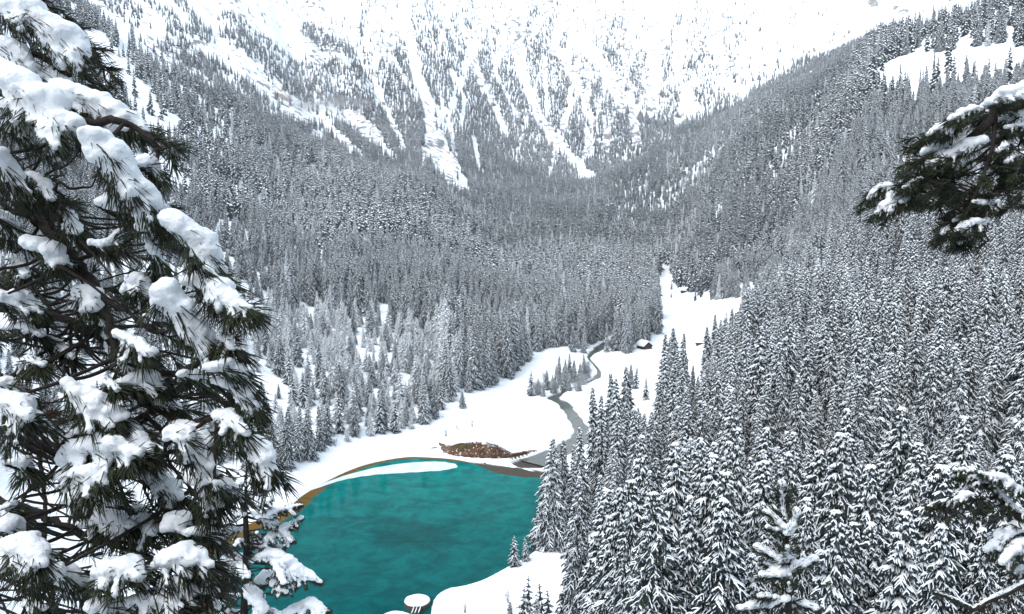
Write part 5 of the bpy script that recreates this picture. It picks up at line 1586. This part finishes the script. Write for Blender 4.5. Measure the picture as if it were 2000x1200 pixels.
# huts
M_boards = mat('old_boards', (0.030, 0.022, 0.018), 0.85, noise=2.5, color2=(0.06, 0.045, 0.036))
M_shingle = mat('roof_boards', (0.04, 0.032, 0.028), .85, noise=3, color2=(.07, .055, .05))


def hut(px, py, W, Lg, Hw, rise, rz, snow_t, label, sink=.3):
    h = hit(px, py)
    root = empty('hut', h - Vector((0, 0, sink)), rz)
    tag(root, label, 'hut')
    m_ = MB()
    # log walls course by course: four walls, gables closed
    hx_, hy_ = W / 2, Lg / 2
    m_.add([(-hx_, -hy_, -.6), (hx_, -hy_, -.6), (hx_, hy_, -.6), (-hx_, hy_, -.6), (-hx_, -hy_, Hw), (hx_, -hy_, Hw), (hx_, hy_, Hw), (-hx_, hy_, Hw), (0, -hy_, Hw + rise), (0, hy_, Hw + rise)],
           [(0, 1, 5, 8, 4), (2, 3, 7, 9, 6), (1, 2, 6, 5), (3, 0, 4, 7), (0, 3, 2, 1)])
    m_.build('wall', [M_boards], root)
    for k in range(int(Hw / .3)):
        lg = MB(); lg.tube([(-hx_ - .25, -hy_ - .03, .15 + k * .3), (hx_ + .25, -hy_ - .03, .15 + k * .3)], .13, 6); lg.build('log', [M_boards], root)
    d_ = MB(); d_.box((-.2 * W, -hy_ - .18, .85), (.9, .08, 1.7)); d_.build('door', [M_wood], root)
    ov = .7
    rf = MB()
    for sg in (-1, 1):
        e = Vector((sg * (hx_ + ov), 0, Hw - ov * rise / hx_)); t_ = Vector((0, 0, Hw + rise + .05))
        nrm = Vector((sg * rise, 0, hx_)).normalized() * .12
        P = []
        for y_ in (-hy_ - ov, hy_ + ov):
            P += [e + Vector((0, y_, 0)), t_ + Vector((0, y_, 0)), t_ + Vector((0, y_, .13)), e + Vector((0, y_, 0)) + nrm]
        rf.add(P, [(0, 1, 2, 3), (7, 6, 5, 4), (0, 4, 5, 1), (1, 5, 6, 2), (2, 6, 7, 3), (3, 7, 4, 0)])
    roof = rf.build('roof', [M_shingle], root)
    sn = MB()
    N_ = 9
    for j, y_ in enumerate(np.linspace(-hy_ - ov - .15, hy_ + ov + .15, N_)):
        for i in range(13):
            u = -1 + i / 6
            x_ = u * (hx_ + ov + .18)
            zt = Hw + rise + .15 - abs(x_) * rise / hx_
            edge_ = min(1, (1 - abs(u)) * 5 + .12) * min(1, (min(j, N_ - 1 - j)) * .9 + .25)
            zt = zt - .25 * max(0, .25 - abs(u)) + snow_t * edge_ ** .5 * (1 + .15 * math.sin(i * 1.7 + j))
            sn.v.append((x_, y_, zt))
    o = 0
    for j in range(N_ - 1):
        for i in range(12):
            sn.f.append((j * 13 + i, j * 13 + i + 1, (j + 1) * 13 + i + 1, (j + 1) * 13 + i)); sn.m.append(0)
    n0 = len(sn.v)
    low = [(v[0] * .97, v[1] * .97, Hw + rise + .16 - abs(v[0]) * rise / hx_) for v in sn.v]
    ring = [i for i in range(13)] + [j * 13 + 12 for j in range(1, N_)] + [(N_ - 1) * 13 + i for i in range(11, -1, -1)] + [j * 13 for j in range(N_ - 2, 0, -1)]
    sn.v += [low[i] for i in ring]
    for a in range(len(ring)):
        b2 = (a + 1) % len(ring)
        sn.f.append((ring[b2], ring[a], n0 + a, n0 + b2)); sn.m.append(0)
    sn.build('roof_snow', [M_snow], roof, True)
    return root


hut(1258, 681, 5.2, 6.5, 2.4, 1.9, R(28), .75, 'small dark log hut with a snow-heaped gable roof at the stream edge')
hut(1370, 671, 7.0, 5.5, 1.5, 1.2, R(80), .8, 'low hut nearly buried in snow against the spruces of the meadow', .6)
hut(1338, 571, 6.5, 6.0, 2.2, 1.6, R(60), .9, 'distant snowed-in hut under the trees at the head of the meadow')

# round deck in the lake with its footbridge
c = on_plane(815, 1183, 0.0)
root = empty('lake_deck', c, R(8))
tag(root, 'round wooden deck under a thick round cap of snow with small footbridge', 'deck')
RD = 2.45
m_ = MB()
NS = 20
for k in range(NS):
    a0, a1 = 2 * math.pi * k / NS, 2 * math.pi * (k + 1) / NS - .015
    P = [(math.cos(a) * q, math.sin(a) * q, z) for z in (-.3, .95) for a in (a0, a1) for q in (RD - .1, RD)]
    b_ = MB(); b_.add(P, [(0, 1, 3, 2), (4, 6, 7, 5), (0, 4, 5, 1), (2, 3, 7, 6), (0, 2, 6, 4), (1, 5, 7, 3)])
    b_.build('rim_board', [M_wood], root)
for k in range(8):
    a = 2 * math.pi * k / 8 + .2
    p_ = MB(); p_.tube([(math.cos(a) * (RD - .35), math.sin(a) * (RD - .35), -1.5), (math.cos(a) * (RD - .35), math.sin(a) * (RD - .35), .5)], .12, 8); p_.build('post', [M_wood], root)
m_.tube([(0, 0, .82), (0, 0, .90)], RD - .12, 28); m_.build('floor', [M_wood], root)
bmv = MB()
NR, NA = 12, 48
for j in range(NR + 1):
    q = j / NR
    for k in range(NA):
        a = 2 * math.pi * k / NA
        rad_ = q * (RD + .02 + .16 * mnoise.noise(Vector((math.cos(a) * 1.6, math.sin(a) * 1.6, 3))))
        x_, y_ = math.cos(a) * rad_, math.sin(a) * rad_
        z_ = .98 + .46 * (1 - q ** 4) ** .5 + .05 * mnoise.noise(Vector((x_, y_, 0)))
        for (bx, by) in [(-.95, -.45), (-.2, -.4), (.85, -.42), (-.5, .75), (.1, .8), (.65, .78)]:
            dd_ = math.hypot((x_ - bx) / .30, (y_ - by) / .22)
            z_ += .16 * max(0, 1 - dd_ ** 2)
            dd_ = math.hypot((x_ - bx) / .34, (y_ - by + .3) / .16)
            z_ -= .16 * max(0, 1 - dd_ ** 2)
        bmv.v.append((x_, y_, z_))
for j in range(NR):
    for k in range(NA):
        bmv.f.append((j * NA + k, (j + 1) * NA + k, (j + 1) * NA + (k + 1) % NA, j * NA + (k + 1) % NA)); bmv.m.append(0)
o = len(bmv.v)
for k in range(NA):
    a = 2 * math.pi * k / NA
    bmv.v.append((math.cos(a) * (RD - .05), math.sin(a) * (RD - .05), .955))
for k in range(NA):
    bmv.f.append((NR * NA + k, o + k, o + (k + 1) % NA, NR * NA + (k + 1) % NA)); bmv.m.append(0)
bmv.build('snow_cap', [M_snow], root, True)
for i, x_ in enumerate((-1.15, -.55, .1)):
    b_ = MB(); b_.tube([(x_ + .55, -RD + .05, 1.0), (x_, -RD - 2.2, .75)], .07, 7); rail = b_.build('rail', [M_wood], root)
    b_ = MB(); snow_cap(b_, [Vector((x_ + .55 - .55 * t, -RD + .05 - 2.25 * t, 1.06 - .25 * t)) for t in (0, .25, .5, .75, 1)], .11, .16, 30 + i); b_.build('rail_snow', [M_snow], rail, True)
for k in range(6):
    b_ = MB(); b_.box((-.32 - k * .09 + .3, -RD - .15 - k * .36, .55), (1.5, .28, .06)); b_.build('bridge_plank', [M_wood], root)

# leafless bushes, frosted
M_frosttwig = mat('frosted_twigs', (0.16, 0.155, 0.155), .8, noise=6, color2=(.50, .52, .54), spec=.1)
M_baretwig = mat('bare_twigs', (0.10, 0.075, 0.06), .85, noise=6, color2=(.22, .19, .17), spec=.1)


def bush_mesh(name, seed, H, spread, n, mt):
    q = random.Random(seed)
    m_ = MB()
    for k in range(n):
        a = q.uniform(0, 6.28); sp_ = q.uniform(0, spread); h_ = H * q.uniform(.55, 1)
        p0 = Vector((math.cos(a) * sp_ * .25, math.sin(a) * sp_ * .25, -.2)); p2 = Vector((math.cos(a) * sp_, math.sin(a) * sp_, h_))
        p1 = p0.lerp(p2, .5) + Vector((q.uniform(-.2, .2), q.uniform(-.2, .2), .15 * h_))
        m_.tube([p0, p1, p2], [.035, .025, .012], 3, cap=False)
        for j in range(5):
            f = q.uniform(.35, .95)
            b0 = p1.lerp(p2, (f - .35) / .6)
            d_ = Vector((q.uniform(-1, 1), q.uniform(-1, 1), q.uniform(.1, 1))).normalized() * H * q.uniform(.12, .28)
            m_.tube([b0, b0 + d_], [.02, .009], 3, cap=False)
    return m_.mesh(name, [mt])


bush = [bush_mesh('bush', i, 4.6, 2.6, 85, M_frosttwig) for i in range(3)]
BL = ['frosted bush hugging the frozen stream bend, nearest the snow plain', 'round frosted bush below the taller shrub spruce', 'frosted bush squeezed between two shrub-belt spruces', 'tallest frosted bush of the stream belt', 'frosted bush touching the narrow stream', 'wispy frosted bush at the forest side of the belt', 'low frosted bush at the belt end beside open snow',
      'frosted bush directly behind the lone pair of saplings', 'frosted bush overhanging the snowy stream bank', 'greyest frosted bush under the forest edge', 'frosted bush at the outer rim of the stream loop', 'broad frosted bush facing the smooth meadow']
for i, (px, py) in enumerate([(1055, 770), (1075, 762), (1085, 768), (1122, 748), (1140, 752), (1065, 748), (1048, 772), (1128, 765), (1150, 738), (1106, 758), (1148, 722), (1135, 740)]):
    h = hit(px, py)
    root = empty('frosted_bush', h, r.uniform(0, 6.28)); k = r.uniform(.8, 1.35); root.scale = (k, k, k)
    tag(root, BL[i], 'bush', 'frosted bushes along the stream')
    link('twigs', bush[i % 3], root)
thin = [bush_mesh('shrub', 50 + i, 2.2, .9, 9, M_baretwig) for i in range(2)]
SL = ['bare shrub sprouting from the top of the mossy earth bank', 'thin bare shrub on the snow terrace behind the earth bank', 'bare twigs poking from snow halfway to the stream', 'lone bare sapling twigs on the near snowy beach', 'bare twigs in snow just beyond the round deck', 'wispy bare shrub on the snowy bank under the far spruces', 'bare twigs beside the brown driftwood log']
for i, (px, py, k) in enumerate([(871, 853, 1.5), (922, 834, 1.3), (893, 842, 1.0), (992, 1178, 1.2), (908, 1198, 1.0), (655, 872, 1.2), (826, 872, .7)]):
    h = hit(px, py)
    root = empty('bare_shrub', h, r.uniform(0, 6.28)); root.scale = (k, k, k)
    tag(root, SL[i], 'shrub')
    link('twigs', thin[i % 2], root)
# ------------------------------------------------------------------ winter air between the slopes
hm = MB()
hm.box((0, 0, 832), (7400, 7400, 1680))
M_haze = bpy.data.materials.new('haze'); M_haze.use_nodes = True
N, L = M_haze.node_tree.nodes, M_haze.node_tree.links
N.remove(N['Principled BSDF'])
pv = N.new('ShaderNodeVolumePrincipled')
pv.inputs['Color'].default_value = (0.86, 0.94, 1.0, 1); pv.inputs['Density'].default_value = 0.000125; pv.inputs['Anisotropy'].default_value = 0.1
L.new(pv.outputs[0], N['Material Output'].inputs['Volume'])
hz = hm.build('haze', M_haze)
tag(hz, 'thin pale winter haze filling the valley', kind='stuff')

# wisp of low cloud clinging to the slope
wc = hit(640, 232, 900)
wm = MB()
for k in range(1):
    bm = bmesh.new(); bmesh.ops.create_icosphere(bm, subdivisions=3, radius=1.0)
    wm.add([tuple(v.co) for v in bm.verts], [tuple(v.index for v in f.verts) for f in bm.faces]); bm.free()
M_wisp = bpy.data.materials.new('mist'); M_wisp.use_nodes = True
N, L = M_wisp.node_tree.nodes, M_wisp.node_tree.links
N.remove(N['Principled BSDF'])
pv = N.new('ShaderNodeVolumePrincipled'); pv.inputs['Color'].default_value = (.95, .97, 1, 1)
tc = N.new('ShaderNodeTexCoord'); ln = N.new('ShaderNodeVectorMath'); ln.operation = 'LENGTH'; L.new(tc.outputs['Object'], ln.inputs[0])
mr = N.new('ShaderNodeMapRange'); mr.inputs[1].default_value = 1.0; mr.inputs[2].default_value = .2; mr.inputs[3].default_value = 0; mr.inputs[4].default_value = 1; L.new(ln.outputs['Value'], mr.inputs[0])
nz_ = N.new('ShaderNodeTexNoise'); nz_.inputs['Scale'].default_value = 2.2; nz_.inputs['Detail'].default_value = 4; L.new(tc.outputs['Object'], nz_.inputs['Vector'])
m1 = N.new('ShaderNodeMapRange'); m1.inputs[1].default_value = .42; m1.inputs[2].default_value = .7; L.new(nz_.outputs['Fac'], m1.inputs[0])
m2 = N.new('ShaderNodeMath'); m2.operation = 'MULTIPLY'; L.new(mr.outputs[0], m2.inputs[0]); L.new(m1.outputs[0], m2.inputs[1])
m3 = N.new('ShaderNodeMath'); m3.operation = 'MULTIPLY'; m3.inputs[1].default_value = .05; L.new(m2.outputs[0], m3.inputs[0])
L.new(m3.outputs[0], pv.inputs['Density']); L.new(pv.outputs[0], N['Material Output'].inputs['Volume'])
wisp = wm.build('mist', M_wisp)
wisp.location = (wc.x, wc.y - 40, wc.z + 22); wisp.scale = (118, 60, 17)
tag(wisp, 'thin wisp of low cloud clinging to the forested mountain flank', kind='stuff')
